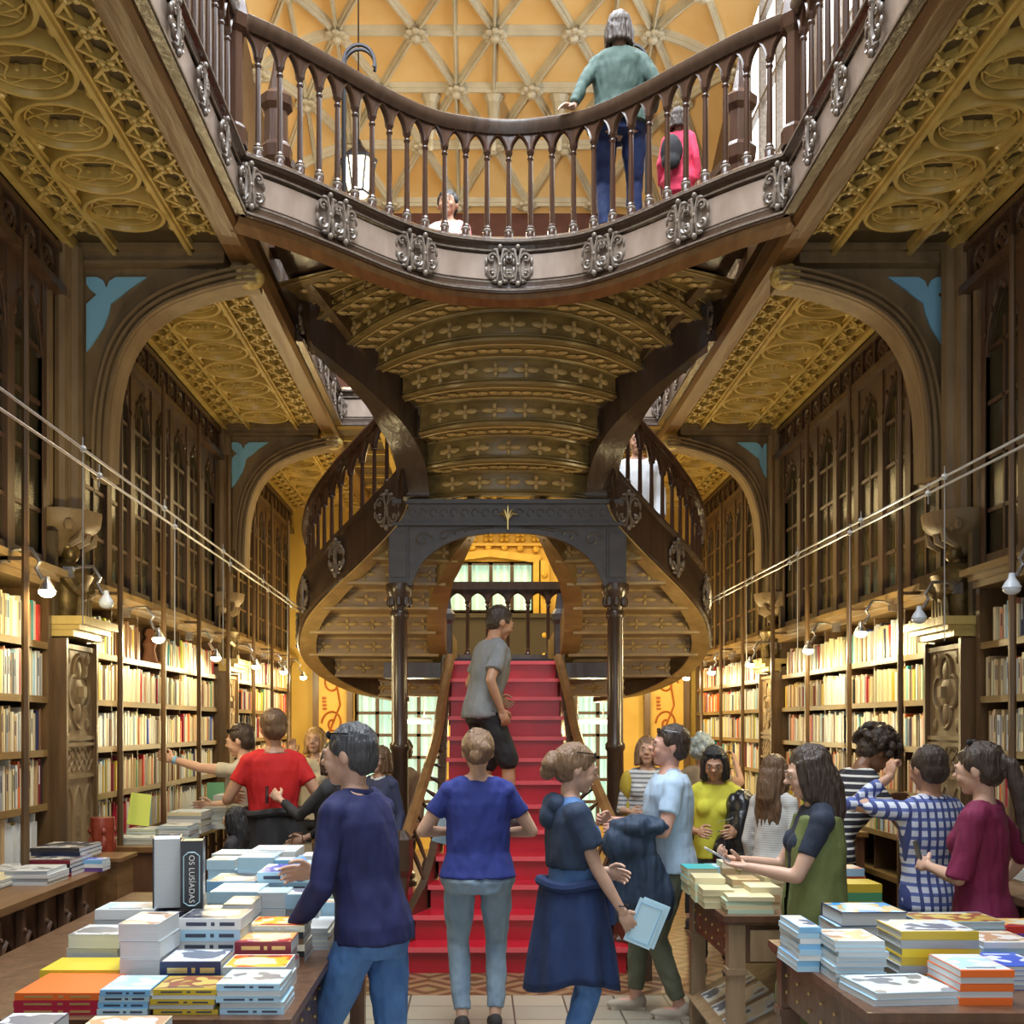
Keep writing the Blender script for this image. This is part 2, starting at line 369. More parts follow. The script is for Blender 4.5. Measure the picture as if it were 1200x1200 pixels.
# ---------------- gallery soffits ----------------
def sof(side):
    X=lambda a: side*a
    pl=MB()
    def bx(mb,a,b,y0,y1,z0,z1):
        x0,x1=sorted((X(a),X(b))); mb.box(x0,x1,y0,y1,z0,z1)
    bx(pl,HW+.05,3.2,-2,16,G+.05,G+.18)
    nm='left' if side<0 else 'right'
    base=struct('ceiling_gallery_'+nm,pl,W_OLIVE)
    r=MB()
    def strip(x,w,z): bx(r,x-w/2,x+w/2,-1,16,G+z,G+.06)
    for x in (2.035,2.515):
        strip(x,.055,.0); strip(x,.026,-.025)
    strip(2.76,.05,-.02); strip(1.80,.03,.0)
    y=2.3; c=2.275; rr=.222
    def tri(pts,w,h,cl=False): r.sweep(pts,[(-w,.05),(-w*.35,-h),(w*.35,-h),(w,.05)],closed=cl)
    while y<15.8:
        if not any(abs(y-q)<.33 for q in (7.35,11.7)):
            z=G
            for R,w,h in ((rr,.030,.03),(rr*.82,.014,.006)):
                tri([(X(c)+R*math.cos(a*PI/14),y+R*math.sin(a*PI/14),z) for a in range(28)],w,h,True)
            # interlaced arcs: pointed quatrefoil
            for q in range(4):
                a0=q*PI/2
                pts=[]
                for i in range(9):
                    t=i/8; ang=a0+(-.25+ .5*t)*PI; rad=rr*(.9-.52*math.sin(t*PI))
                    pts.append((X(c)+rad*math.cos(ang+PI/4*0),y+rad*math.sin(ang),z+.004))
                tri(pts,.015,.004)
            for q in range(2):
                pts=[(X(c)+rr*.84*math.cos(PI*q+PI*t/8)*(1),y+rr*.42*math.sin(PI*q+PI*t/8),z) for t in range(9)]
                tri(pts,.013,.006)
            for q in range(4):
                r.ell((X(c)+.09*math.cos(q*PI/2+PI/4),y+.09*math.sin(q*PI/2+PI/4),z+.03),(.018,.018,.02),n=6,m=4)
            for q in (-1,1):
                r.ell((X(c)+q*.215,y+.245,z+.02),(.03,.05,.03),n=6,m=4)
        y+=.49
    for xc,hw in ((1.9,.10),(2.64,.09)):
        y=2.3
        while y<15.8:
            if not any(abs(y-q)<.2 for q in (7.35,11.7)):
                s=.1225
                for sx in (-1,1):
                    r.bar((X(xc)-sx*hw,y-s,G+.03),(X(xc)+sx*hw,y+s,G+.03),.018,.05)
                    r.bar((X(xc)+sx*hw*.5,y-s,G+.035),(X(xc)+sx*hw*.5,y+s,G+.035),.014,.04)
                r.bar((X(xc)-hw,y,G+.04),(X(xc)+hw,y,G+.04),.016,.04)
                for q in range(4):
                    a=q*PI/2+PI/4; r.ell((X(xc)+.03*math.cos(a),y+.03*math.sin(a),G+.005),(.024,.024,.016),n=6,m=4)
                r.ell((X(xc),y,G-.01),(.014,.014,.014),n=6,m=4)
            y+=.245
    r.build('carved_relief',W_GOLD,base,True)
    # brown beam along the edge
    b=MB(); x=X(HW+.095)
    b.sweep([(x,-1.5,G),(x,16,G)],[(-.085,.1),(-.085,-.01),(-.06,-.05),(.06,-.05),(.085,-.02),(.085,.1)])
    struct('trim_beam_'+nm,b,W_BEAM)
    # frieze above the cabinets
    f=MB(); bx(f,2.82,3.1,-1,16,4.40,G+.06); bx(f,2.76,2.84,-1,16,4.38,4.43); bx(f,2.78,2.84,-1,16,4.64,4.68)
    for y in np.arange(4.4,15.9,.28):
        if any(abs(y-q)<.25 for q in (7.3,11.65)): continue
        xx=X(2.81)
        f.tube([(xx,y+.09*math.cos(a*PI/6),4.535+.075*math.sin(a*PI/6)) for a in range(12)],.014,4,closed=True)
        for q in range(4): f.ell((xx,y+.035*math.cos(q*PI/2),4.535+.035*math.sin(q*PI/2)),(.012,.028,.028),n=6,m=4)
        f.box(*sorted((X(2.79),X(2.82))),y+.13,y+.15,4.43,4.64)
    struct('trim_frieze_'+nm,f,W_GOTH)
sof(-1); sof(1)
# ceiling across the hall behind the stairs
cb=MB().box(-1.7,1.7,11.75,16.1,G+.05,G+.2); cbo=struct('ceiling_back_hall',cb,W_OLIVE)
r=MB()
for x in (-1.2,-.6,0,.6,1.2): r.box(x-.03,x+.03,11.8,16,G,G+.06)
for y in np.arange(12.2,16,.6):
    r.box(-1.7,1.7,y-.02,y+.02,G+.01,G+.06)
    for x in (-.9,-.3,.3,.9): r.tube([(x+.2*math.cos(a*PI/8),y+.3+.2*math.sin(a*PI/8),G+.03) for a in range(16)],.025,4,closed=True)
r.build('carved_relief',W_GOLD,cbo)
# ---------------- landing, fascia and balustrades ----------------
front=[P(275,250,6.8)]
for px,py in ((335,273),(396,297),(455,321),(512,337),(556,347)):
    d=3.0*F/(850-py); front.append(Vector((CX+(px-PX)*d/F,d,G)))
front[0]=Vector((-HW,YL,G)); front=[Vector((p.x,p.y,G)) for p in front]
half=front[:-1]+[Vector((-.27,8.0,G))]; half[-2]=Vector((-.53,7.90,G)); mid=Vector((0,8.04,G))
front=half+[mid]+[Vector((-p.x,p.y,p.z)) for p in reversed(half)]
fc=spline(front,6)
FASC=[(0,0),(.05,0),(.05,.03),(.02,.05),(.02,.075),(-.0,.09),(-.0,.29),(.02,.31),(.03,.335),(.05,.345),(.05,.37),(.015,.40),(-.08,.40),(-.08,0)]
def ornament():
    m=MB(); 
    for sx in (-1,1):
        for sz in (-1,1):
            pp=[]
            for i in range(13):
                t=i/12; a=t*1.7*PI; r=.036*(1-.6*t); pp.append((sx*(.055-r*math.cos(a)),-.012,sz*(.05+r*math.sin(a))))
            m.tube(pp,[.011]*13,5)
            m.ell((sx*.052,-.012,sz*.05),(.012,.014,.012),n=6,m=4)
            m.ell((sx*.03,-.01,sz*.102),(.03,.012,.014),n=8,m=5); m.ell((sx*.095,-.008,sz*.03),(.012,.01,.028),n=6,m=4)
        m.tube([(sx*.022,-.016,-.1),(sx*.008,-.02,-.03),(sx*.008,-.02,.03),(sx*.022,-.016,.1)],.01,5)
    for z in (-.12,.12,0): m.ell((0,-.018,z),(.018,.016,.02),n=8,m=5)
    return m.mesh('carved_ornament',W_SILV,True)
ORN=ornament()
def balu_mesh(h):
    m=MB()
    m.lathe([(.03,0),(.03,.05),(.022,.06),(.028,.075),(.016,.095)],(0,0,0),8)
    m.lathe([(.018,.09),(.0195,.12),(.016,h-.25),(.016,h-.235)],(0,0,0),8)
    m.lathe([(.013,h-.24),(.022,h-.225),(.022,h-.215),(.015,h-.205),(.026,h-.18),(.028,h-.165)],(0,0,0),8)
    return m.mesh('baluster',W_BALU,True)
BH=.78; BAL=balu_mesh(BH); 
bc=MB(); bc.lathe([(.031,0),(.033,.012),(.024,.025)],(0,0,.046),8); BALC=bc.mesh('baluster_collar',W_SILV,True)
def arcade(mb,pts,z0,zs,zt,th=.035,rise=None):
    # pointed arches between consecutive pts, springing zs above base, solid up to zt
    for a,b in zip(pts,pts[1:]):
        d=Vector((b.x-a.x,b.y-a.y,0)); w=d.length
        if w<.02: continue
        u=d/w; g=gothic(w-.026,(rise or (zt-zs-.03)),5)
        dz=b.z-a.z
        curve=[(0,zs-.02)]+[(x+.013,zs+y) for x,y in g]+[(w,zs-.02)]
        for (x0,y0),(x1,y1) in zip(curve,curve[1:]):
            if x1-x0<1e-5: continue
            nn=Vector((-u.y,u.x,0))*th/2; vs=[]
            for s in (-1,1):
                for x,y in ((x0,y0),(x1,y1),(x1,zt),(x0,zt)):
                    vs.append(Vector((a.x,a.y,a.z))+u*x+nn*s+Vector((0,0,z0+y+dz*x/w)))
            mb.add(vs,[(0,1,2,3),(7,6,5,4),(0,4,5,1)])
        # raised rim
        for s in (-1,1):
            nn=Vector((-u.y,u.x,0))*(th/2)*s
            mb.tube([Vector((a.x,a.y,a.z+z0+y+dz*x/w))+u*x+nn for x,y in curve[1:-1]],.008,4)
def balustrade(root,path,step,zb,rail=W_STAIR,h=BH,ends=True):
    pts=resample(path,step)
    for p in pts[1:-1]: put('baluster',BAL,root,(p.x,p.y,p.z+zb),math.atan2(path[1].y-path[0].y,path[1].x-path[0].x)); put('baluster_collar',BALC,root,(p.x,p.y,p.z+zb))
    a=MB(); arcade(a,pts,zb,h-.18,h-.02); a.build('pointed_arcade',W_BALU,root,True)
    r=MB(); z=zb+h
    r.sweep([Vector((p.x,p.y,p.z+z)) for p in path],[(-.05,-.03),(-.035,-.055),(.035,-.055),(.05,-.03),(.062,0),(.06,.03),(.035,.05),(-.035,.05),(-.06,.03),(-.062,0)],horiz=True)
    r.build('handrail',rail,root,True)
def fascia(root,path,orn_step,wide=False):
    # paths are rooted at G
    b=MB(); b.sweep(path,FASC,horiz=True); b.build('fascia',W_STAIR,root)
    pb=MB(); pp=[]
    pts=resample(path,orn_step)
    # panels between ornaments
    for i in range(len(pts)-1):
        seg=[pts[i].lerp(pts[i+1],t) for t in (0,1)]
        # follow the path
        L=resample(path,n=(len(pts)-1)*6)[i*6:(i+1)*6+1]
        pb.sweep([Vector(p) for p in L],[(0.001,.10),(.012,.105),(.012,.275),(.001,.28)],horiz=True)
    pb.build('fascia_panel',W_PANEL,root)
    for i,p in enumerate(pts):
        a=pts[max(i-1,0)]; c=pts[min(i+1,len(pts)-1)]; t=(c-a); ang=math.atan2(t.y,t.x)
        q=p+Vector((math.sin(ang),-math.cos(ang),0))*.03
        if wide:
            for sx in (-1,1): put('carved_ornament',ORN,root,(q.x+sx*.062*math.cos(ang),q.y+sx*.062*math.sin(ang),G+.19),ang,(1.0,1.1,1.06))
        else: put('carved_ornament',ORN,root,(q.x,q.y,G+.19),ang,(1.05,1.1,.98))
    s=MB()
    for off,z in ((.055,.018),(.055,.357),(.024,.30),(.018,.084)):
        s.tube([],0.004) if 0 else s.sweep(path,[(off-.006,z-.006),(off+.003,z-.006),(off+.003,z+.006),(off-.006,z+.006)],horiz=True)
    s.build('edge_highlight',W_SILV,root)  # pale strips painted as highlights along the moulding edges
land=thing('stair_landing','curved first floor landing with carved fascia and turned balustrade above the stairs','landing')
fascia(land,fc,.75,True)
inner=[Vector((p.x,p.y+.0,p.z)) for p in fc]
# offset the balustrade slightly back
def offs(path,o):
    out=[]
    for i,p in enumerate(path):
        a=path[max(i-1,0)]; c=path[min(i+1,len(path)-1)]; t=(c-a).normalized(); out.append(p+Vector((t.y,-t.x,0))*o)
    return out
balustrade(land,offs(fc,-.03),.152,.40)
# floor slab of the landing
sl=MB(); back=[Vector((p.x,8.95,p.z)) for p in fc]
n=len(fc); vs=[]
for dz in (.34,.39):
    vs+=[(p.x,p.y+.02,G+dz) for p in fc]+[(p.x,8.95,G+dz) for p in fc]
fs=[]
for i in range(n-1):
    fs.append((i,i+1,n+i+1,n+i)); fs.append((2*n+i,3*n+i,3*n+i+1,2*n+i+1)); fs.append((n+i,n+i+1,3*n+i+1,3*n+i))
sl.add(vs,fs); sl.build('landing_floor',W_STAIR,land)
und=MB(); und.sweep([Vector((p.x,p.y,p.z)) for p in fc],[(.02,0),(.0,-.03),(-.09,-.055),(-.11,0)],horiz=True); und.build('lower_moulding',W_BEAM,land)
# corner posts
def post(root,x,y,z0,h,r=.07):
    m=MB(); m.lathe([(r,0),(r,.1),(r*.7,.13),(r*.7,h-.2),(r,h-.17),(r*1.15,h-.1),(r*.9,h),(r*.4,h+.02)],(x,y,z0),8,rot0=PI/8); return m.build('corner_post',W_BALU,root)
for s in (-1,1): post(land,s*(HW+.02),YL-.02,G+.40,.86,.085)
# galleries
for s,nm in ((-1,'left'),(1,'right')):
    g=thing('gallery_edge','first floor gallery edge with carved fascia and balustrade along the '+nm+' wall side','balustrade')
    a=[Vector((s*HW,2.2,G)),Vector((s*HW,YL,G))]
    if s>0: a=a[::-1]
    fascia(g,a,.51); balustrade(g,offs(a,-.03),.155,.40)
    g2=thing('gallery_edge','far first floor gallery fascia behind the stair flight on the '+nm,'balustrade')
    a=[Vector((s*HW,9.0,G)),Vector((s*HW,11.52,G))]
    if s>0: a=a[::-1]
    fascia(g2,a,.51); balustrade(g2,offs(a,-.03),.31,.40)
g3=thing('gallery_edge','fascia crossing the hall beyond the stair well at first floor','balustrade')
fascia(g3,[Vector((-HW,11.6,G)),Vector((HW,11.6,G))],.51); balustrade(g3,[Vector((-HW,11.63,G)),Vector((HW,11.63,G))],.31,.40)
# upper gallery floor surfaces
for s in (-1,1): struct('floor_gallery_'+('left' if s<0 else 'right'),MB().box(*sorted((s*(HW+.06),s*3.1)),-1.5,11.7,5.0,5.11),W_CASE)
# newels and inner rails around the stair head
nw=thing('stair_head_rail','inner handrails and lantern newels framing the head of the upper flight','railing')
for s in (-1,1):
    x=s*1.66; y=8.25
    m=MB(); m.lathe([(.11,0),(.11,.25),(.08,.28),(.08,.62),(.11,.66),(.12,.74),(.09,.78),(.085,1.0),(.12,1.04),(.125,1.1),(.06,1.16),(.03,1.3),(.012,1.42)],(x,y,5.1),8,rot0=PI/8); m.build('newel',W_BALU,nw)
    m=MB(); pts=spline([(x,y+.05,5.85),(s*1.45,8.75,5.72),(s*1.1,9.15,5.35),(s*.8,9.5,4.85)],5)
    m.sweep(pts,[(-.04,-.03),(.04,-.03),(.05,.02),(0,.045),(-.05,.02)]); m.build('rail',W_STAIR,nw,True)
    m=MB(); m.sweep([p-Vector((0,0,.62)) for p in pts],[(-.04,-.1),(.04,-.1),(.04,.04),(-.04,.04)]); m.build('string',W_CASE,nw)
    for p in resample(pts,.2)[1:]: put('baluster',BAL,nw,(p.x,p.y,p.z-.6),0,(1,1,.78))
# ---------------- staircase ----------------
st=thing('staircase','carved wooden staircase with red steps and swan-neck curved flights','staircase',(0,0,0))
REDE=mat('step_edge_highlight',(.75,.10,.12),.25)  # brighter red paints the highlight on the tread lips
def halfw(k): return {0:.78,1:.70,2:.60,3:.55,4:.52}.get(k,.50)
D0=8.0; T=.262; R=.18; XC=.035
for k in range(13):
    y=D0+k*T; w0=halfw(k); m=MB()
    z0=k*R; z1=(k+1)*R
    m.box(XC-w0,XC+w0,y,D0+13*T+.02 if k>9 else y+T+.04,z0,z1-.03)
    m.box(XC-w0-.02,XC+w0+.02,y-.03,y+T+.02,z1-.03,z1)
    s_=m.build('step',RED,st)
    e=MB().box(XC-w0-.02,XC+w0+.02,y-.034,y-.026,z1-.032,z1+.002).build('step_edge',REDE,s_)
# mid landing
ZM=13*R; ML=D0+13*T
m=MB().box(-1.15,1.15,ML,12.6,ZM-.15,ZM); m.build('half_landing',W_STAIR,st)
MB().box(XC-.5,XC+.5,ML-.06,ML+.02,ZM,ZM+.035).build('landing_lip',IRON,st)
# back balustrade of the half landing
MB().box(-1.2,1.2,12.4,12.56,ZM,ZM+.14).build('balustrade_plinth',W_STAIR,st)
bp=[Vector((-1.2,12.5,ZM+.12)),Vector((1.2,12.5,ZM+.12))]
pts=resample(bp,.22)
for p in pts: put('baluster',BAL,st,(p.x,p.y,p.z),0,(1.15,1.15,.98))
a=MB(); arcade(a,pts,ZM+.12-bp[0].z+0,.58,.73); a.build('pointed_arcade',W_BALU,st,True)
m=MB().box(-1.2,1.2,12.43,12.57,ZM+.85,ZM+.93); m.build('handrail',W_STAIR,st)
# lower flight strings, rails and newels
for s in (-1,1):
    def SX(p): return Vector((XC+s*abs(p[0]-XC),p[1],p[2]))
    top=[SX((P(px,py,d))) for px,py,d in ((528,770,10.9),(519,815,10.4),(512,862,9.9),(500,905,9.35),(486,948,8.8),(474,985,8.35))]
    rl=spline(top,6)
    m=MB(); m.sweep(rl,[(-.035,-.03),(.035,-.03),(.045,.0),(.022,.035),(-.022,.035),(-.045,0)]); m.build('handrail',W_BEAM,st,True)
    bt=[]
    for k in range(-1,13):
        y=D0+k*T; bt.append(Vector((XC+s*(halfw(max(k,0))+.05+(.06 if k<1 else 0)),y,max(.0,(k)*R)+.05)))
    m=MB(); m.sweep(bt,[(-.03,-.12),(.03,-.12),(.03,.16),(-.03,.16)],horiz=True); m.build('string',W_STAIR,st)
    for t in resample(rl,.22)[1:-1]:
        k=(t.y-D0)/T; zb=max(0,k*R)+.1; h=t.z-zb
        xb=XC+s*(halfw(max(0,int(k)))+.05)
        b=MB(); xm=(t.x+xb)/2
        b.tube([(xb,t.y,zb),(xb,t.y,zb+.06),(xb,t.y,zb+.1),(xm,t.y,(zb+t.z)/2),(t.x,t.y,t.z-.12),(t.x,t.y,t.z-.04)],[.03,.03,.014,.02,.013,.024],6); b.build('baluster',W_BALU,st,True)
    e=rl[-1]; m=MB(); m.lathe([(.1,0),(.1,.2),(.065,.24),(.05,.5),(.065,e.z-.25),(.09,e.z-.2),(.09,e.z+.02),(.04,e.z+.08)],(e.x+s*.02,e.y-.1,0),8); m.build('newel',W_STAIR,st)
    m=MB(); m.lathe([(.06,0),(.06,1.0),(.08,1.04),(.085,1.1),(.05,1.15),(.03,1.3)],(XC+s*.56,ML-.02,ZM-.62),8); m.build('newel',W_ARCH,st)
W_RING=wood('warm_lit_soffit_wood',(.26,.16,.05),(.38,.25,.09),.35,(.2,1,1),14,.3,.3)  # lighter gold than the belly: warm glow under the ring put into the colour
# outer stringer: lower ring and S-curve up to the gallery
def mir(p,s): return Vector((XC+.0-p.x+XC if s>0 else p.x,p.y,p.z))
outer=[P(300,330,8.6),P(318,352,8.8),P(350,393,9.1),P(385,425,9.15),P(420,455,9.2),P(450,488,9.3),P(474,525,9.5),P(484,565,9.68),P(480,598,9.75),P(440,650,9.85),P(395,695,10.2),P(367,730,10.7),P(362,765,11.2),P(384,792,11.7),P(425,812,12.2),P(475,822,12.5)]
inner_=[P(560,618,10.0),P(543,645,10.05),P(528,672,10.15),P(516,700,10.3),P(511,735,10.8),P(513,765,11.3),P(526,790,11.8)]
for s in (-1,1):
    op=spline([mir(p,s) for p in outer],8)
    k0=8*8
    # path runs from the gallery down; the box section sits above the lower edge
    m=MB(); wds=.13
    m.sweep(op[:k0+1],[(-wds,0),(wds,0),(wds,.40),(-wds,.40)],horiz=True); m.build('upper_stringer',W_STAIR,st,True)
    m=MB(); m.sweep(op[k0:],[(-.085,0),(.085,0),(.085,.46),(-.085,.46)],horiz=True); m.build('outer_stringer',W_STAIR,st,True)
    m=MB(); m.sweep(op[k0-1:],[(-.08,-.012),(.08,-.012),(.08,.002),(-.08,.002)],horiz=True); m.build('warm_lit_soffit_band',W_BELLR,st)  # gold of the warm light from below painted onto the underside
    m=MB(); sgn=-1 if s<0 else 1
    for zz,rr in ((.03,.022),(.42,.03)):
        m.tube([p+Vector((0,0,zz)) for p in offs(op[k0:],sgn*.09)],rr,5)
    m.build('string_moulding',W_STAIR,st,True)
    # ornaments on outer face
    seg=offs(op[k0:],sgn*.10)
    for q in (5,14,23,32,42):
        t=seg[q+1]-seg[q-1]; ang=math.atan2(t.y,t.x)+(PI if s<0 else 0)
        put('carved_ornament',ORN,st,(seg[q].x,seg[q].y,seg[q].z+.22),ang,(1.1,1.2,1.25))
    ip=spline([mir(p,s) for p in inner_],6)
    m=MB(); m.sweep(ip,[(-.085,0),(.085,0),(.085,.34),(-.085,.34)],horiz=True); m.build('inner_stringer',W_RING,st,True)
    # ring balustrade
    rail=[p+Vector((0,0,1.12)) for p in op[k0-6:k0+44]]
    m=MB(); m.sweep(rail,[(-.05,-.04),(.05,-.04),(.06,.0),(.03,.045),(-.03,.045),(-.06,0)],horiz=True); m.build('ring_handrail',W_BALU,st,True)
    rp=[p+Vector((0,0,.45)) for p in resample(op[k0-6:k0+44],.17)]; m=MB(); arcade(m,rp,0,.46,.62); m.build('pointed_arcade',W_BALU,st,True)
    for p in resample(op[k0-6:k0+44],.17)[1:]:
        put('baluster',BAL,st,(p.x,p.y,p.z+.45),0,(1,1,.82))
    # stepped soffit of the ring
    def at_z(path,z):
        for a,b in zip(path,path[1:]):
            if (a.z-z)*(b.z-z)<=0 and abs(a.z-b.z)>1e-6: return a.lerp(b,(a.z-z)/(a.z-b.z))
        return path[-1].copy()
    zs=[3.32-.185*i for i in range(1,8)]
    for i,z in enumerate(zs):
        o=at_z(op[k0:],z+.02); q=at_z(ip,min(z+.02,ip[0].z-.001)) if z>ip[-1].z-.02 else ip[-1]+Vector((0,.35*(ip[-1].z-z)/.18,0))
        o2=at_z(op[k0:],z+.205) if z+.205<op[k0].z else op[k0]; q2=at_z(ip,min(z+.205,ip[0].z-.001)) if z+.205>ip[-1].z else ip[-1]
        a=Vector((o.x,o.y,z)); b=Vector((q.x,q.y,z)); c=Vector((o2.x,o2.y,z)); d=Vector((q2.x,q2.y,z))
        m=MB(); m.bar(a+Vector((0,0,.1)),b+Vector((0,0,.1)),.03,.2)
        up=Vector((0,0,.185)); m.add([a+up,b+up,d+up,c+up,a+up*1.15,b+up*1.15,d+up*1.15,c+up*1.15],[(0,1,2,3),(7,6,5,4),(0,4,5,1),(2,6,7,3)])
        dr=(b-a).normalized(); nrm=Vector((dr.y,-dr.x,0)); 
        if nrm.y>0: nrm=-nrm
        so=m.build('stepped_soffit',W_RING,st)
        r=MB()
        for zz in (.015,.175): r.bar(a+Vector((0,0,zz))+nrm*.02,b+Vector((0,0,zz))+nrm*.02,.02,.022)
        L=(b-a).length; nf=max(2,round(L/.26))
        for f in range(nf):
            cpt=a+dr*(L*(f+.5)/nf)+Vector((0,0,.095))+nrm*.018
            for sx in (-1,1):
                r.ell(cpt+dr*sx*.055,(1,1,1),Matrix(((dr.x*.05,nrm.x*.012,0),(dr.y*.05,nrm.y*.012,0),(0,0,.022))),8,5)
                r.ell(cpt+Vector((0,0,sx*.03)),(.018,.014,.026),None,6,4)
        r.build('carved_flowers',W_BELLR,so,True)
# belly of the upper flight
ends=[(325,330,8.6),(367,380,9.1),(402,410,9.15),(437,437,9.2),(472,467,9.25),(492,510,9.4),(500,550,9.65),(502,585,9.83)]
cen=[None,None,(8.2,4.94),(8.41,4.53+.0),(8.74,4.31),(9.06,4.09),(9.36,3.87),(9.65,3.65)]
arcs=[]
for i,(px,py,d) in enumerate(ends):
    e=P(px,py,d); e.x=XC-abs(e.x-XC)
    if i==0: c=Vector((XC,8.1,5.04))
    elif i==1: c=Vector((XC,8.13,4.96))
    elif i==2: c=Vector((XC,8.14,4.77))
    else: c=Vector((XC,cen[i][0],cen[i][1]))
    n=24; pts=[]
    for k in range(n+1):
        t=-1+2*k/n
        # rounded bow towards the viewer
        bow=1-(abs(t)**2.3)
        pts.append(Vector((XC+(XC-e.x)*t, e.y+(c.y-e.y)*bow, e.z+(c.z-e.z)*bow)))
    arcs.append(pts)
for i,pts in enumerate(arcs):
    if i==0: continue
    prev=arcs[i-1]; n=len(pts)
    H=[min(.24,max(.1,(prev[k].z-pts[k].z)-.01)) for k in range(n)]
    m=MB(); vs=[p for p in pts]+[pts[k]+Vector((0,0,H[k])) for k in range(n)]
    vs+=[p+Vector((0,.05,0)) for p in pts]+[pts[k]+Vector((0,.05,H[k])) for k in range(n)]
    fs=[]
    for k in range(n-1): fs+=[(k,k+1,n+k+1,n+k),(k,2*n+k,2*n+k+1,k+1),(2*n+k,3*n+k,3*n+k+1,2*n+k+1)]
    m.add(vs,fs)
    # soffit panel from this riser's top to the next riser in front
    va=[pts[k]+Vector((0,0.02,H[k])) for k in range(n)]; vb=[prev[k]+Vector((0,.02,0)) for k in range(n)]
    fs=[(k,n+k,n+k+1,k+1) for k in range(n-1)]
    m.add(va+vb,fs)
    so=m.build('stepped_soffit',W_BELLY,st,True)
    r=MB()
    for off,rr in ((.012,.016),(.04,.007)): r.tube([p+Vector((0,-.012,off)) for p in pts],rr,5)
    r.tube([pts[k]+Vector((0,-.008,H[k]-.012)) for k in range(n)],.011,5)
    r.build('riser_moulding',W_BELLY,so,True)
    fl=MB(); rs=resample(pts,.235); rs2=resample([pts[k].lerp(pts[k]+Vector((0,0,H[k])),.52) for k in range(n)],n=len(rs)-1)
    for a in range(len(rs2)):
        if a in (0,len(rs2)-1): continue
        t=(rs2[a+1]-rs2[a-1]).normalized(); c=rs2[a]; nn=t.cross(Vector((0,0,1))).normalized()
        for sx in (-1,1):
            fl.ell(c+t*sx*.05+nn*.008,(1,1,1),Matrix(((t.x*.05,nn.x*.013,0),(t.y*.05,nn.y*.013,0),(t.z*.05,0,.024))),8,5)
            fl.ell(c+Vector((0,0,sx*.034))+nn*.008,(.02,.016,.03),None,6,4)
        fl.ell(c+nn*.02,(.014,.014,.014),None,6,4)
    # foliage on the soffit panel
    mid_=[va[k].lerp(vb[k],.5) for k in range(n)]
    rs3=resample(mid_,.17)
    for a,c in enumerate(rs3[1:-1]):
        for sx in (-1,1): fl.ell(c+Vector((sx*.04,0,-.008)),(.045,.035,.014),None,8,4)
        fl.ell(c+Vector((0,0,-.014)),(.016,.016,.012),None,6,4)
    for m_ in (.12,.88): fl.tube([va[k].lerp(vb[k],m_)+Vector((0,0,-.006)) for k in range(n)],.007,4)
    fl.build('carved_flowers',W_BELLR,so,True)
# treads of the upper flight
for k in range(8):
    y=9.95-.135*k; z=3.78+.165*k
    if k<8:
        i=min(7,7-k) 
        w_=[.55,.56,.6,.7,.85,1.0,1.15,1.3][k]
        MB().box(XC-w_,XC+w_,y-.14,y+.05,z-.04,z).build('upper_tread',W_STAIR,st)
# columns, posts and the arch
m_=None
for s in (-1,1):
    x=XC+s*.917; y=9.8
    c=MB()
    c.lathe([(.15,.36),(.15,.40),(.13,.42),(.14,.46),(.10,.50),(.085,.56),(.075,.6),(.072,1.5),(.085,1.52),(.085,1.56),(.07,1.58),(.066,2.62),(.08,2.64),(.08,2.68),(.068,2.70),(.085,2.78),(.11,2.84),(.12,2.88),(.12,2.92)],(x,y,0),16)
    for q in range(8):
        a=q*PI/4; c.ell((x+.085*math.cos(a),y+.085*math.sin(a),2.77),(.028,.028,.05),n=6,m=4)
    c.build('column',W_STAIR,st,True)
    MB().lathe([(.18,0),(.18,.3),(.165,.36)],(x,y,0),4,rot0=PI/4).build('column_plinth',RED,st)
    p=MB().box(x-.085,x+.085,y-.085,y+.085,2.9,3.42).box(x-.06,x+.06,y-.1,y-.08,2.97,3.34); p.build('column_post',W_ARCH,st)
a=MB(); yy=9.72; n=24; x0=XC-.83; x1=XC+.83
def az(t): # four-centred arch
    u=abs(t); return 2.9+.46*(1-u**2.6)**.62-.0*u
low=[]; 
for i in range(n+1):
    t=-1+2*i/n; low.append((XC+.83*t,az(t) if abs(t)<1 else 2.9))
for (xa,za),(xb,zb) in zip(low,low[1:]):
    vs=[]
    for y in (yy,yy+.12):
        vs+=[(xa,y,za),(xb,y,zb),(xb,y,3.42),(xa,y,3.42)]
    a.add(vs,[(0,1,2,3),(7,6,5,4),(0,4,5,1)])
a.sweep([(x,yy,z-.0) for x,z in low],[(-.02,-.02),(.02,-.02),(.02,.03),(-.02,.03)],up=(0,1,0))
a.build('arch_spandrel',W_ARCH,st)
a=MB().box(XC-.95,XC+.95,9.70,9.9,3.42,3.60).box(XC-.97,XC+.97,9.67,9.9,3.40,3.425).box(XC-.97,XC+.97,9.67,9.9,3.585,3.62)
a.build('arch_beam',W_ARCH,st)
a=MB()
for s in (-1,1):
    for q in range(9):
        cx=XC+s*(.1+.088*q); a.tube([(cx+.03*math.cos(t*.8),9.695,3.51+.03*math.sin(t*.8)) for t in range(7)],.006,4)
    for k in range(3):
        cx=XC+s*(.72-.05*k*4); cz=3.28+.035*k; rr=.085-.02*k
        a.tube([(cx+rr*(1-t/14)*math.cos(t*.6)*(1.3 if k else 1),9.712,cz+rr*(1-t/14)*math.sin(t*.6)*.8) for t in range(13)],.008,4)
    a.tube([(XC+s*u,9.712,3.39-.06*(u/.6)**3) for u in (.12,.25,.4,.55)],.008,4)
a.build('carved_scrolls',mat('scroll_wood',(.15,.14,.14),.35),st,True)
a=MB()
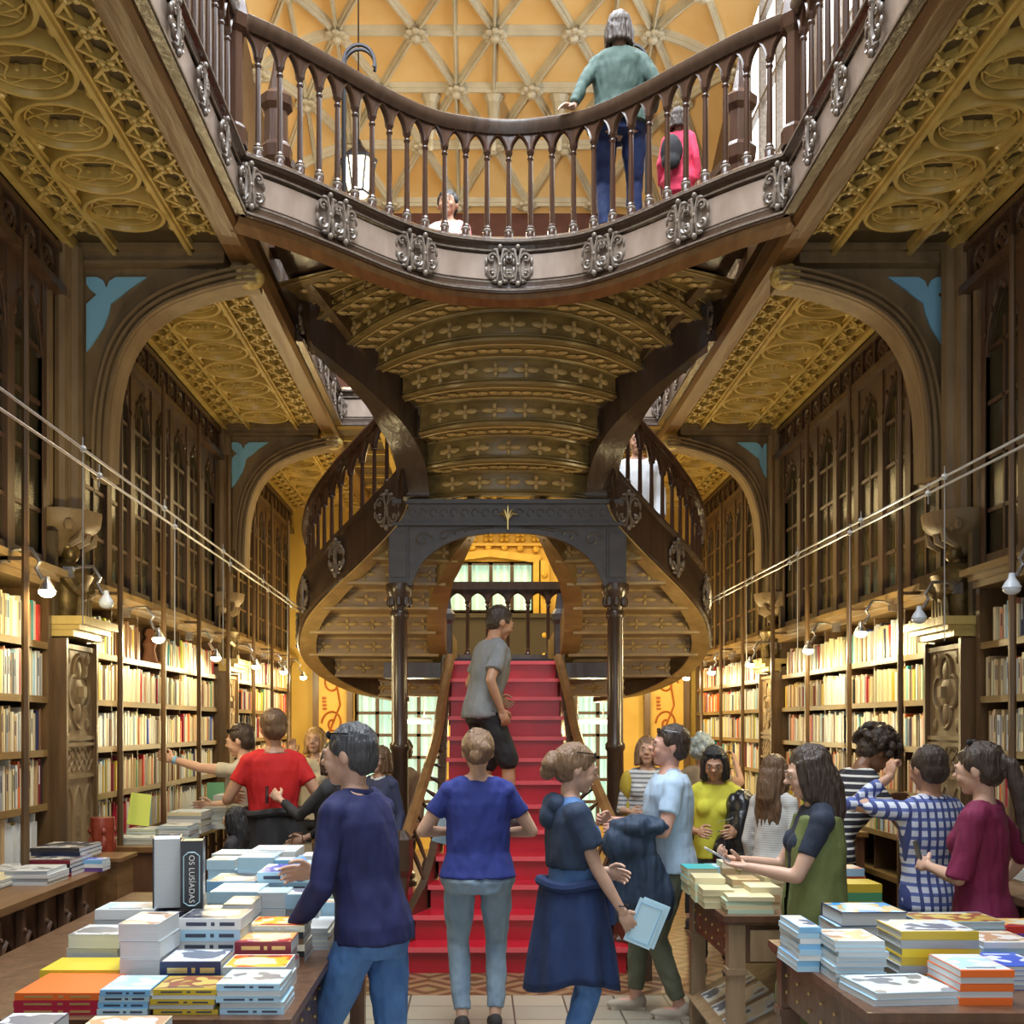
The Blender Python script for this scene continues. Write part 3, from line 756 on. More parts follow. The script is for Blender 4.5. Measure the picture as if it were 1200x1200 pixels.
for q in range(-2,3):
    an=PI/2+q*.5; a.tube([(XC,9.66,3.44),(XC+.05*math.cos(an),9.64,3.47+.05*math.sin(an)),(XC+.1*math.cos(an),9.65,3.47+.1*math.sin(an)-.02*abs(q))],[.006,.01,.004],5)
a.tube([(XC,9.65,3.36),(XC,9.65,3.5)],.008,5); a.build('gilt_crest',GOLDM,st,True)
# ---------------- bookcases, glazed cabinets, piers, brackets ----------------
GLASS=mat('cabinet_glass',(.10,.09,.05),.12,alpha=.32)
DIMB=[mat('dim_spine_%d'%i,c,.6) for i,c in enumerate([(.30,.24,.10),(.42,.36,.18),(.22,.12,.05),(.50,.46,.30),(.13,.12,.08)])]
BAYS=[(4.3,6.93),(7.56,11.43),(11.93,15.85)]
BAYN=['nearest the camera','in the middle bay','in the farthest bay']
SHZ=[.62,.93,1.25,1.57,1.89,2.21]; SHT=2.54
DIVS={}
def sb(mb,s,a,b,y0,y1,z0,z1): x0,x1=sorted((s*a,s*b)); return mb.box(x0,x1,y0,y1,z0,z1)
for s,sn in ((-1,'left'),(1,'right')):
    for bi,(y0,y1) in enumerate(BAYS):
        bk=thing('bookcase','tall open bookcase on the %s wall, %s'%(sn,BAYN[bi]),'bookcase',(0,0,0))
        sb(MB(),s,3.07,3.10,y0,y1,0,2.6).build('back_panel',W_BACK,bk)
        for y in (y0,y1-.05): sb(MB(),s,2.78,3.1,y,y+.05,0,2.6).build('side_panel',W_CASE,bk)
        for z in SHZ: sb(sb(MB(),s,2.80,3.08,y0+.05,y1-.05,z-.028,z),s,2.785,2.80,y0+.05,y1-.05,z-.036,z+.004).build('shelf',W_SHELF,bk)
        nd=max(3,round((y1-y0)/.62)); dv=[y0+.05+(y1-y0-.1)*i/nd for i in range(nd+1)]; DIVS[(s,bi)]=dv
        for y in dv[1:-1]: sb(MB(),s,2.835,3.08,y-.011,y+.011,.1,2.55).build('divider',W_CASE,bk)
        sb(MB(),s,2.76,3.08,y0,y1,0,.12).build('plinth',W_CASE,bk)
        c=MB(); q=s*2.9
        c.sweep([(q,y0,2.54),(q,y1,2.54)],[(-s*.2 if s<0 else -.2,0),(.2,0),(.2,.12),(-.2,.12)]); 
        c=MB(); sb(c,s,2.76,3.1,y0,y1,2.54,2.58); sb(c,s,2.73,3.1,y0,y1,2.58,2.61); sb(c,s,2.68,3.1,y0,y1,2.61,2.65)
        c.build('cornice',W_SHELF,bk)
        for y in ([6.07,4.9],[7.68,8.74,9.85,11.0],[12.25,13.35,14.5])[bi]:
            MB().tube([(s*2.60,y,.0),(s*2.60,y,2.4),(s*2.60,y,4.3)],[.022,.020,.017],6).box(*sorted((s*2.60,s*2.76)),y-.01,y+.01,2.59,2.61).build('colonnette',W_CASE,bk,True)
        # glazed cabinet above
        gc=thing('glazed_cabinet','glazed cabinet with pointed doors above %s bookcase, %s'%(sn,BAYN[bi]),'cabinet',(0,0,0))
        sb(MB(),s,3.07,3.1,y0,y1,2.66,4.4).build('back_panel',W_BACK,gc)
        for y in (y0,y1-.05): sb(MB(),s,2.82,3.1,y,y+.05,2.66,4.4).build('side_panel',W_GOTH,gc)
        for z in (3.0,3.35,3.7,4.03): sb(MB(),s,2.88,3.08,y0,y1,z-.02,z).build('shelf',W_CASE,gc)
        nd=max(4,round((y1-y0)/.55)); w_=(y1-y0)/nd
        bs=[MB() for _ in DIMB]
        for z in (2.66,3.0,3.35,3.7):
            y=y0+.08
            while y<y1-.1:
                t=rnd.uniform(.025,.05)
                if rnd.random()<.85: sb(bs[rnd.randrange(5)],s,rnd.uniform(2.9,2.93),3.06,y,y+t-.003,z,z+rnd.uniform(.2,.28))
                y+=t
        allb=MB(); mi=[]
        for i,b_ in enumerate(bs):
            mi+= [i]*len(b_.f); allb.merge(b_)
        me=bpy.data.meshes.new('bound_volumes'); me.from_pydata(allb.v,[],allb.f)
        for m_ in DIMB: me.materials.append(m_)
        me.polygons.foreach_set('material_index',mi); o=bpy.data.objects.new('bound_volumes',me); COL.objects.link(o)
        tag(o,'old bound volumes behind the %s cabinet glass, %s'%(sn,BAYN[bi]),'books',None,'stuff')
        for i in range(nd):
            a=y0+w_*i; b=a+w_; d=MB(); X=2.84
            for y in (a+.025,b-.025): sb(d,s,X-.03,X+.02,y-.025,y+.025,2.66,4.38)
            sb(d,s,X-.02,X+.02,a,b,2.66,2.74); sb(d,s,X-.02,X+.02,a,b,4.35,4.4)
            sb(d,s,X-.012,X+.012,(a+b)/2-.011,(a+b)/2+.011,2.7,4.1)
            for z in (3.0,3.32,3.64,3.96): sb(d,s,X-.012,X+.012,a+.03,b-.03,z-.012,z+.012)
            p=[Vector((s*X,a+.04,0)),Vector((s*X,b-.04,0))]
            arcade(d,p,0,3.92,4.37,.035,.38)
            for q in range(6):
                yy=a+.05+ (w_-.1)*q/5; zz=4.05+.22*math.sin(PI*q/5); d.ell((s*(X-.03),yy,zz),(.012,.018,.025),n=6,m=4)
            dd=d.build('pointed_door',W_GOTH,gc)
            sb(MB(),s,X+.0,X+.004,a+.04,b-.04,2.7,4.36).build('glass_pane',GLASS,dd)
# piers
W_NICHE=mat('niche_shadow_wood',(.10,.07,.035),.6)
BRONZE=mat('dark_bronze',(.10,.065,.025),.35,.5,c2=(.22,.15,.05),scale=20)
LED=wood('gold_lit_wood',(.50,.36,.10),(.62,.46,.15),.35)  # lamp light on the ledge put into a golden wood colour
def pier(s,sn,yc,idx):
    y0,y1=yc-.27,yc+.27; bn=['first','second','third'][idx]
    pr=thing('pier','carved wall pier with quatrefoil panel on the %s, %s from the front'%(sn,bn),'pier')
    sb(sb(MB(),s,2.74,3.09,y0,y1,0,2.2),s,2.70,3.09,y0-.01,y1+.01,0,.5).build('pier_body',W_STONE,pr)
    for y in (y0-.02,y1-.01): sb(sb(MB(),s,2.70,3.08,y,y+.03,0,2.25),s,2.9,3.09,y,y+.03,2.25,G-.35).build('corner_post',W_CASE,pr)
    X=2.735; m=MB(); zc=1.93
    def ring(cy,cz,ry,rz,a0,a1,r=.014): m.tube([(s*(X-.005),cy+ry*math.cos(a0+(a1-a0)*i/12),cz+rz*math.sin(a0+(a1-a0)*i/12)) for i in range(13)],r,5)
    ring(yc,zc+.13,.085,.1,-.15*PI,1.15*PI); ring(yc,zc-.13,.085,.1,.85*PI,2.15*PI)
    ring(yc+.10,zc,.085,.10,-.55*PI,.55*PI); ring(yc-.10,zc,.085,.10,.45*PI,1.55*PI)
    m.build('quatrefoil_ring',W_STONE,pr,True)
    m=MB(); m.ell((s*(X+.01),yc,zc),(.03,.10,.10),n=14,m=8)
    for dz in (.13,-.13): m.ell((s*(X+.01),yc,zc+dz),(.028,.06,.08),n=12,m=6)
    sb(m,s,X-.05,X,yc-.03,yc+.03,zc-.035,zc+.035)
    for dy in (-.17,.17):
        for dz in (-.21,.21): m.ell((s*X,yc+dy,zc+dz),(.02,.035,.045),n=6,m=4)
    m.build('quatrefoil_boss',W_STONE,pr,True)
    m=MB()
    for z in (1.64,1.60,1.40): sb(m,s,X-.02,X+.02,y0,y1,z-.012,z+.012)
    sb(m,s,X-.02,X+.02,y0,y1,2.19,2.22)
    for k in range(3):
        cy=y0+.09+.18*k
        m.tube([(s*X,cy-.08,1.5),(s*X,cy,1.57),(s*X,cy+.08,1.5),(s*X,cy,1.43)],.010,4,closed=True); m.tube([(s*X,cy-.08,1.43),(s*X,cy+.08,1.57)],.008,4); m.tube([(s*X,cy-.08,1.57),(s*X,cy+.08,1.43)],.008,4)
        g=gothic(.15,.16,5); m.tube([(s*X,cy-.075,.5)]+[(s*X,cy-.075+u,1.18+v) for u,v in g]+[(s*X,cy+.075,.5)],.012,4)
        for q in range(5): m.ell((s*X,cy,.75+.1*q),(.012,.012,.02),n=6,m=4)
    sb(m,s,X-.002,X+.01,y0,y1,.5,2.2); m.build('lancet_tracery',W_STONE,pr,True)
    m=MB(); sb(m,s,2.62,3.08,y0-.03,y1+.03,2.30,2.33); sb(m,s,2.66,3.08,y0-.02,y1+.02,2.26,2.30); sb(m,s,2.58,3.08,y0-.05,y1+.05,2.33,2.38); m.build('ledge',LED,pr)
    m=MB(); sb(m,s,2.95,3.09,y0,y1,2.38,3.0); sb(m,s,2.78,3.0,y0,y0+.06,2.38,2.9); sb(m,s,2.78,3.0,y1-.06,y1,2.38,2.9); m.build('niche',W_NICHE,pr)
    m=MB()
    m.lathe([(.02,2.78),(.07,2.83),(.10,2.88),(.2,2.93),(.24,2.98),(.25,3.05)],(s*2.83,yc,0),10)
    for q in range(7): m.ell((s*(2.72),yc-.21+.07*q,2.95),(.03,.03,.04),n=6,m=4)
    for q in (-1,0,1): m.tube([(s*2.74,yc+.12*q,2.84),(s*2.68,yc+.12*q,2.88),(s*2.66,yc+.12*q,2.94)],[.02,.03,.015],6)
    m.build('corbel',W_STONE,pr,True)
    m=MB()
    for dy,dx,r in ((0,.0,.06),(-.1,.04,.045),(.1,.04,.045),(-.19,.1,.04),(.19,.1,.04),(-.05,.02,.03),(.05,.02,.03)):
        m.tube([(s*(2.76+dx),yc+dy,3.05),(s*(2.76+dx),yc+dy,G)],r,8)
    sb(m,s,2.85,3.09,y0+.02,y1-.02,3.0,G); m.build('clustered_shaft',W_STONE,pr,True)
    st_=MB()
    st_.lathe([(.09,0),(.1,.05),(.12,.12),(.13,.22),(.16,.28),(.12,.33),(.05,.36),(.045,.38)],(s*2.80,yc,2.38),12,sy=1.15)
    st_.ell((s*2.78,yc,2.81),(.06,.055,.075)); st_.ell((s*2.80,yc,2.845),(.07,.065,.05))
    for q in (-1,1): st_.tube([(s*2.78,yc+q*.14,2.66),(s*2.70,yc+q*.15,2.56),(s*2.68,yc+q*.03,2.53)],[.045,.035,.025],8)
    for q in range(5): st_.tube([(s*2.70,yc-.1+.05*q,2.4),(s*2.69,yc-.08+.045*q,2.6)],[.02,.012],6)
    o=st_.build('bronze_bust',BRONZE,None,True); tag(o,'dark bronze figure in the niche of the %s %s pier'%(bn,sn),'statue')
for s,sn in ((-1,'left'),(1,'right')):
    for i,yc in enumerate((7.25,11.68)): pier(s,sn,yc,i)
def bracket(s,sn,yf,idx):
    d=7.3
    def Q(px,py):
        p=P(px,py,d); return (p.x-XC,p.z)
    bn=['first','second'][idx]
    br=thing('arch_bracket','carved arched ceiling bracket with light blue spandrel on the %s, %s from the front'%(sn,bn),'bracket')
    def pr(poly,y,t,name,m,parent=br):
        q=[(-a if s>0 else a,b) for a,b in (Q(*p) for p in poly)]
        return MB().prism(q,(XC,y,0),(1,0,0),(0,0,1),t).build(name,m,parent)   # extrudes to -y
    def addx(p): q=Q(*p); return Vector((XC+(-q[0] if s>0 else q[0]),yf+.1,q[1]))
    ribp=spline([addx(p) for p in ((118,560),(119,500),(124,455),(136,412),(158,377),(190,352),(232,335),(275,324),(300,322))],5)
    m=MB(); m.sweep(ribp,[(-.055,-.10),(-.03,-.12),(.03,-.12),(.055,-.10),(.055,.10),(-.055,.10)],up=(0,-1,0)); 
    for o_ in (-.04,0,.04): m.sweep(ribp,[(o_-.012,.10),(o_+.012,.10),(o_+.008,.135),(o_-.008,.135)],up=(0,-1,0))
    m.build('arch_rib',W_STONE,br)
    x0,x1=sorted((s*(HW+.19),s*2.81)); m=MB().box(x0,x1,yf,yf+.2,G-.06,G+.045).box(x0,x1,yf-.04,yf+.24,G-.0,G+.045).box(x0,x1,yf-.02,yf+.22,G-.075,G-.06); m.build('cross_beam',W_STONE,br)
    pr([(88,308),(250,308),(250,326),(190,350),(158,375),(136,412),(124,455),(119,520),(80,520),(80,308)],yf+.14,.06,'spandrel',W_STONE)
    pr([(97,320),(110,320),(117,324),(121,333),(124,325),(132,320),(168,320),(149,333),(137,343),(126,351),(124,362),(118,378),(106,397),(97,408),(97,352),(109,341),(101,334),(97,328)],yf+.078,.015,'blue_spandrel_panel',BLUE)
    b=MB(); c=addx((290,322)); c.y=yf+.06
    b.ell(c,(.10,.09,.07),n=12,m=8)
    for q in range(5):
        a=q*2*PI/5; b.ell(c+Vector((.06*math.cos(a),-.06,.045*math.sin(a))),(.035,.03,.03),n=6,m=4)
    b.build('leaf_boss',LED,br,True)
for s,sn in ((-1,'left'),(1,'right')):
    bracket(s,sn,7.3,0); bracket(s,sn,11.6,1)
# cables and lamps
WIRE=mat('steel_cable',(.7,.7,.68),.3,.6)
for s,sn in ((-1,'left'),(1,'right')):
    for k in (0,1):
        ex=CX+1.9*s+(.2 if s>0 else 0); 
        if s<0: a=P(0,455+24*k,4.06); b=P(357,716+4*k,11.1)
        else: a=P(1200,510+12*k,4.5); b=P(825,706+4*k,10.9)
        a2=a+(a-b)*.25
        o=MB().tube([a2,b],.006,5).build('cable',WIRE); tag(o,'%s of the two steel cables stretched along the %s side to the stairs'%(('upper','lower')[k],sn),'cable')
        for q,t in enumerate((.12,.3,.5,.7,.86)):
            p=a.lerp(b,t+.03*k); MB().ell(p,(.016,.016,.016),n=6,m=4).tube([p+Vector((0,0,.05)),p,p+Vector((0,0,-.75)) if q%2==k else p+Vector((0,0,-.05))],.0028,4).build('cable_clamp',WIRE,o)
BULB=mat('lit_bulb',(1,.95,.8),.3,emit=(1,.88,.62),es=30)
BULBW=mat('unlit_lamp_glass',(.75,.82,.9),.3)
lamps=[(-1,6.08,2.45,1),(-1,8.2,2.36,1),(-1,10.0,2.33,1),(-1,11.8,2.35,1),(-1,13.5,2.37,1),(-1,15.0,2.37,1),(-1,7.05,2.49,0),
       (1,5.86,2.44,0),(1,7.09,2.40,0),(1,8.17,2.40,1),(1,9.47,2.36,1),(1,11.5,2.35,1),(1,13.4,2.36,1),(1,15.0,2.36,1)]
nth={-1:0,1:0}; ordn=['nearest','second','third','fourth','fifth','sixth','seventh','eighth']
for s in (-1,1):
    L=sorted([l for l in lamps if l[0]==s],key=lambda l:l[1])
    for i,(s_,y,z,on) in enumerate(L):
        xx=2.49 if s<0 else 2.5
        t=thing('clip_lamp','%s small clip lamp on the %s bookcase cornice, %s from the camera'%('lit' if on else 'unlit steel','left' if s<0 else 'right',ordn[i]),'lamp',(s*xx,y,z))
        MB().tube([(s*.22,0,.18),(s*.16,0,.2),(s*.08,-.01,.2),(s*.03,-.02,.13),(s*.06,.01,.1),(s*.02,-.01,.04)],.011,6).box(*sorted((s*.2,s*.26)),-.02,.02,.13,.2).build('lamp_arm',STEEL,t,True)
        MB().lathe([(.014,.055),(.018,.03),(.034,.008),(.048,-.02)],(0,0,0),12).build('lamp_shade',STEEL if on else BULBW,t,True)
        MB().ell((0,0,-.026),(.044,.044,.03)).build('bulb',BULB if on else BULBW,t,True)
        if on: lamp((s*(xx-.09),y,z-.05),LAMPW if y<12.5 else LAMPW*.8)
# ---------------- counters and tables ----------------
def counter(s,sn,y0,y1,which,x1=2.29,z=.92):
    c=thing('wall_counter','dark panelled wall counter on the %s, %s'%(sn,which),'counter')
    sb(MB(),s,x1,2.70,y0,y1,z-.035,z).build('counter_top',W_BEAM,c)
    sb(MB(),s,x1+.06,2.68,y0+.03,y1-.03,0,z-.035).build('counter_body',W_TABLE,c)
    m=MB(); n=round((y1-y0)/.28); X=x1+.055
    for i in range(n):
        a=y0+.05+(y1-y0-.1)*i/n; w_=(y1-y0-.1)/n; g=gothic(w_-.08,.2,5)
        m.tube([(s*X,a+.04,.1)]+[(s*X,a+.04+u,z-.38+v) for u,v in g]+[(s*X,a+w_-.04,.1)],.014,4)
        sb(m,s,X-.03,X,a-.02,a+.02,.05,z-.06)
        for q in range(5): m.ell((s*(X-.035),a,z-.15-.13*q),(.012,.012,.014),n=6,m=4)
    m.build('gothic_panelling',W_TABLE,c); return c
counter(-1,'left',3.4,6.45,'nearest the camera'); counter(-1,'left',7.55,11.2,'beyond the first pier')
counter(1,'right',4.6,6.6,'nearest the camera'); counter(1,'right',8.6,11.2,'beyond the first pier')
o=thing('display_box','tan wooden box at the end of the left counter','box',(-2.42,6.66,0))
MB().box(-.17,.17,-.16,.14,.0,.95).build('box_body',W_BEAM,o); MB().box(-.19,.19,-.18,.16,.95,.97).build('box_top',W_BEAM,o)
STUD=MB().ell((0,0,0),(.006,.008,.008),n=6,m=4).mesh('brass_stud',GOLDM)
def table(x0,x1,y0,y1,z,label,apm,legm,aph=.2):
    t=thing('display_table',label,'table')
    MB().box(x0,x1,y0,y1,z-.03,z).box(x0+.01,x1-.01,y0+.01,y1-.01,z-.045,z-.03).build('table_top',W_TABLE,t)
    MB().box(x0+.045,x1-.045,y0+.045,y1-.045,z-.045-aph,z-.045).build('apron',apm,t)
    for x in (x0+.03,x1-.11):
        for y in (y0+.03,y1-.11): MB().box(x,x+.08,y,y+.08,0,z-.045).box(x-.01,x+.09,y-.01,y+.09,z-.10-aph,z-.07-aph).build('leg',legm,t)
    m=MB()
    for y in np.arange(y0+.15,y1-.1,.16):
        for zz in (z-.12,z-.19): put('brass_stud',STUD,t,(x1-.038 if x0<0 else x0+.038,y,zz))
    return t
table(-2.12,-.80,3.6,6.35,.8,'dark wooden display table piled with books at the left front',W_TABLE,W_TABLE,.3)
table(-2.1,-1.1,2.5,3.42,.8,'low edge of the nearest display table at bottom left',W_TABLE,W_TABLE)
table(1.03,2.2,3.68,4.95,.8,'dark wooden display table with book stacks at the right front',W_TABLE,W_TABLE)
t=table(.97,1.82,5.55,6.66,.8,'oak display table with old paperbacks at the middle right',W_TABLE,W_TABL2,.19)
MB().box(1.1,1.7,5.56,5.59,.58,.73).prism([(1.3,.62),(1.42,.69),(1.54,.62),(1.42,.6)],(0,5.56,0),(1,0,0),(0,0,1),.01).build('apron_panel',W_TABL2,t)
MB().bar((.99,6.1,.16),(1.5,6.1,.42),1.0,.03,up=(0,0,1)).build('slanted_shelf',W_TABL2,t)
# ---------------- books ----------------
CN={'white':(.78,.80,.80),'pale blue':(.42,.66,.82),'light blue':(.50,.74,.86),'sky blue':(.22,.50,.78),'bright blue':(.03,.10,.62),'navy':(.02,.035,.12),
'black':(.02,.022,.028),'crimson':(.45,.015,.05),'orange':(.85,.16,.02),'mustard':(.62,.45,.04),'yellow':(.82,.62,.04),'lime':(.62,.70,.08),'cream':(.72,.64,.40),
'pale green':(.52,.68,.52),'grey':(.36,.40,.43),'brown':(.24,.13,.07),'red':(.62,.04,.03),'tan':(.55,.38,.2),'teal':(.04,.45,.48),'maroon':(.25,.02,.04),'purple':(.16,.08,.35),
'green':(.08,.30,.14),'pink':(.75,.08,.35),'ivory':(.82,.76,.58),'salmon':(.72,.30,.18)}
def cm(n): return mat('cover_'+n.replace(' ','_'),CN[n],.35,coat=.15)
PAGES=mat('book_pages',(.66,.70,.70),.8,c2=(.52,.57,.60),scale=3,stretch=(1,1,140))
PAGEC=mat('aged_book_pages',(.70,.62,.38),.8,c2=(.5,.42,.22),scale=3,stretch=(1,1,140))
INK=mat('printed_ink',(.05,.06,.10),.5); INKW=mat('white_print',(.85,.85,.82),.5)
def artmat(n,a,b,c):
    k='cover_art_'+n
    if k in MATS: return MATS[k]
    m=mat(k,a,.3,coat=.2); nt=m.node_tree; N=nt.nodes; L=nt.links
    tc=N.new('ShaderNodeTexCoord'); no=N.new('ShaderNodeTexNoise'); no.inputs['Scale'].default_value=9; no.inputs['Detail'].default_value=1.5
    L.new(tc.outputs['Object'],no.inputs['Vector']); r=N.new('ShaderNodeValToRGB'); r.color_ramp.interpolation='CONSTANT'
    e=r.color_ramp.elements; e[0].color=(*a,1); e[0].position=0; e[1].color=(*b,1); e[1].position=.47; x=e.new(.56); x.color=(*c,1)
    L.new(no.outputs['Fac'],r.inputs[0]); L.new(r.outputs[0],N['Principled BSDF'].inputs['Base Color']); return m
ART={'fire':artmat('fire',(.85,.12,.02),(.95,.55,.04),(.9,.75,.55)),'sky':artmat('sky',(.06,.35,.75),(.7,.5,.2),(.5,.75,.9)),'photo':artmat('photo',(.8,.74,.6),(.75,.8,.85),(.18,.2,.26)),
'dark':artmat('dark',(.03,.035,.05),(.12,.13,.16),(.6,.55,.45)),'sea':artmat('sea',(.75,.85,.92),(.5,.75,.88),(.8,.8,.85)),'gold':artmat('gold',(.55,.38,.08),(.35,.12,.06),(.7,.55,.15)),
'sketch':artmat('sketch',(.75,.76,.74),(.7,.72,.7),(.25,.26,.28)),'warm':artmat('warm',(.85,.72,.55),(.6,.35,.2),(.85,.8,.75)),'bluew':artmat('bluew',(.05,.15,.65),(.06,.12,.6),(.8,.85,.92)),
'redw':artmat('redw',(.5,.03,.05),(.8,.5,.15),(.75,.7,.55))}
BM={}
def book_meshes(w,l,t,hard):
    k=(round(w,3),round(l,3),round(t,3),hard)
    if k not in BM:
        b=.0032 if hard else .0014; c=MB()
        c.box(-w/2,w/2,0,l,0,b).box(-w/2,w/2,0,l,t-b,t).box(-w/2,w/2,-.001,b,0,t)
        i=.004 if hard else .0006
        p=MB().box(-w/2+i,w/2-i,b,l-i,b,t-b); BM[k]=(c,p)
    return BM[k]
MC={}
def mesh_of(mb,key,name,m):
    k=(key,name,m.name)
    if k not in MC: MC[k]=mb.mesh(name,m)
    return MC[k]
BOOKS=[]  # (size, builder)
def ordl(n): return ['bottom','second','third','fourth','fifth','sixth','seventh','eighth','ninth','tenth'][n] if n<10 else 'upper'
def mk_book(x,y,z,rz,w,l,t,color,label,group,art=None,pages='w',spinemark=None,hard=False,far=False):
    c,p=book_meshes(w,l,t,hard); key=(round(w,3),round(l,3),round(t,3),hard)
    r=thing('book',label,'book',(x,y,z),rz,group)
    put('cover',mesh_of(c,key,'cover',cm(color)),r); put('page_block',mesh_of(p,key,'page_block',PAGES if pages=='w' else PAGEC),r)
    if art:
        a=MB().box(-w/2+.004,w/2-.004,.012,l-.004,t,t+.0006); put('cover_art',mesh_of(a,key,'cover_art',ART[art]),r)
        q=MB().box(-w*.3,w*.25,l*.12,l*.17,t+.0006,t+.0012); put('cover_title',mesh_of(q,key,'cover_title',INKW if CN[color][0]<.5 else INK),r)
    if spinemark:
        a=MB(); zz=t*.5
        for x0,x1 in ((-.38,-.05),(.02,.08),(.16,.40)): a.box(x0*w,x1*w,-.0018,-.001,zz-t*.16,zz+t*.16)
        put('spine_title',mesh_of(a,(key,spinemark),'spine_title',INKW if spinemark=='w' else INK if spinemark=='k' else GOLDM),r)
    return r
def stack(pxL,pxR,d,ytop,n,cols,desc,l=None,z0=.8,art=None,pages='w',mark=None,flip=0,rz=0,hard=False,jit=.006):
    """stack whose face toward the shop front spans pxL..pxR; top of that face at ytop"""
    a=P(pxL,850,d); b=P(pxR,850,d); w=b.x-a.x; zt=CZ+(PY-ytop)*d/F; h=max(zt-z0,.02); t=h/n; l=l or w*1.35
    for i in range(n):
        col=cols[i%len(cols)]; fl=flip if flip!=2 else i%2
        jx=rnd.uniform(-jit,jit); jy=rnd.uniform(-jit,jit)
        x=(a.x+b.x)/2+jx; y=d+jy; r=rz+rnd.uniform(-.02,.02)
        if fl: y+=l; r+=PI
        # rotate about the near face centre
        if n==1: pos='single'
        elif i==n-1: pos='top'
        else: pos=ordl(i)+('' if i==0 else ' up')
        area=w*t*(F/d)**2+(w*l*.3*(F/d)**2 if i==n-1 else 0)
        lab='%s book, %s in %s'%(col,pos,desc)
        BOOKS.append((area,lambda x=x,y=y,z=z0+i*t,r=r,w=w,l=l,t=t,col=col,lab=lab,i=i,n=n:mk_book(x,y,z,r,w,l,t-.0004,col,lab,'stacked books on the '+('counters' if z0>.85 else 'display tables'),art if i==n-1 else None,pages,mark,hard)))
# left table
N_='stack %s on the left table'
stack(15,114,3.66,1164,3,['crimson','crimson','orange'],'red and orange stack at near left corner, left table',mark='y',hard=True,l=.30,art=None,flip=0)
stack(116,175,3.66,1160,4,['light blue','sky blue'],'pale blue stack, near edge of left table',mark='k',art='sea')
stack(177,253,3.66,1160,5,['mustard'],'mustard stack at near edge, left table',flip=2,mark='k',art='gold',l=.2)
stack(255,330,3.66,1153,5,['pale blue'],'pale stack at near right corner, left table',mark='k',art='sketch',l=.22,flip=2)
stack(48,141,3.97,1137,2,['mustard','yellow'],'yellow pair in second row, left table',hard=True,l=.22,art=None)
stack(140,187,3.95,1083,4,['grey','white'],'tall thick stack in second row, left table',flip=1,art='warm',l=.26)
stack(190,261,3.93,1127,2,['black','navy'],'dark pair in second row, left table',mark='y',art='photo',l=.22)
stack(262,336,3.93,1133,2,['white','white'],'low white pair, second row of left table',flip=1,art='fire',l=.22)
stack(274,340,4.2,1104,3,['maroon','crimson'],'crimson stack with flame cover, left table',art='redw',mark='y',l=.2)
stack(80,140,4.22,1095,3,['grey','white'],'white stack at left end of third row, left table',flip=1,art='sketch',l=.22)
stack(208,281,4.24,1076,5,['white','pale blue'],'white spined stack in third row, left table',mark='k',art='dark',l=.22)
stack(290,356,4.45,1085,6,['brown','black','ivory'],'orange covered stack at right edge, left table',mark='w',art='fire',l=.22)
stack(356,384,4.72,1088,5,['white','ivory'],'white paged stack at right edge, left table',flip=1,l=.3)
stack(110,180,4.52,1066,5,['white','black'],'white stack at left end of fourth row, left table',art='sea',flip=2,l=.2)
stack(180,252,4.50,1070,2,['black','navy'],'black pair under the standing book, left table',mark='y',l=.2,art='dark')
stack(258,292,4.62,1060,3,['black','navy'],'navy stack behind standing book, left table',art='dark',l=.24,flip=1)
stack(246,302,5.0,1045,4,['light blue','pale blue'],'light blue stack, fifth row, left end, left table',art='sea')
stack(300,335,4.98,1046,3,['light blue','grey'],'light blue stack, fifth row, middle, left table',flip=1)
stack(336,374,4.98,1048,3,['pale blue','grey'],'grey blue stack, fifth row, right, left table',art='photo')
stack(372,394,5.05,1058,2,['salmon','pale blue'],'salmon topped pair at right edge, left table',art='warm')
stack(243,300,5.3,1033,4,['light blue','sky blue'],'light blue stack, sixth row, left end, left table',art='dark')
stack(303,363,5.3,1022,5,['light blue','pale blue'],'stack with bright blue top, left table',art='bluew',mark='k')
stack(362,394,5.35,1036,4,['pale green','cream'],'pale green stack at right edge, left table')
stack(243,276,5.75,1008,5,['light blue','pale blue'],'tall light blue stack, far left, left table',art='warm')
stack(278,320,5.7,1005,4,['light blue'],'light blue stack with red top, left table',art=None)
stack(322,346,5.72,1008,4,['pale blue','sky blue'],'narrow pale blue stack, seventh row, left table',art='sea')
stack(347,388,5.72,1014,4,['pale blue','light blue'],'pale blue stack, seventh row, right, left table',flip=1)
stack(290,346,6.05,998,4,['pale blue','white'],'pale blue stack at the far edge, left table',art='sea')
stack(248,288,6.05,1001,4,['sky blue','light blue'],'sky blue stack at the far edge, left table',flip=1)
stack(352,384,6.05,1003,3,['white','light blue'],'white topped stack at far right edge, left table')
stack(-20,50,3.15,1208,2,['pale blue','navy'],'pair at the bottom left corner of the scene',z0=.8,art='photo',l=.2)
stack(82,178,3.15,1212,2,['tan','cream'],'tan pair at the bottom of the scene',z0=.8,art='warm',l=.2)
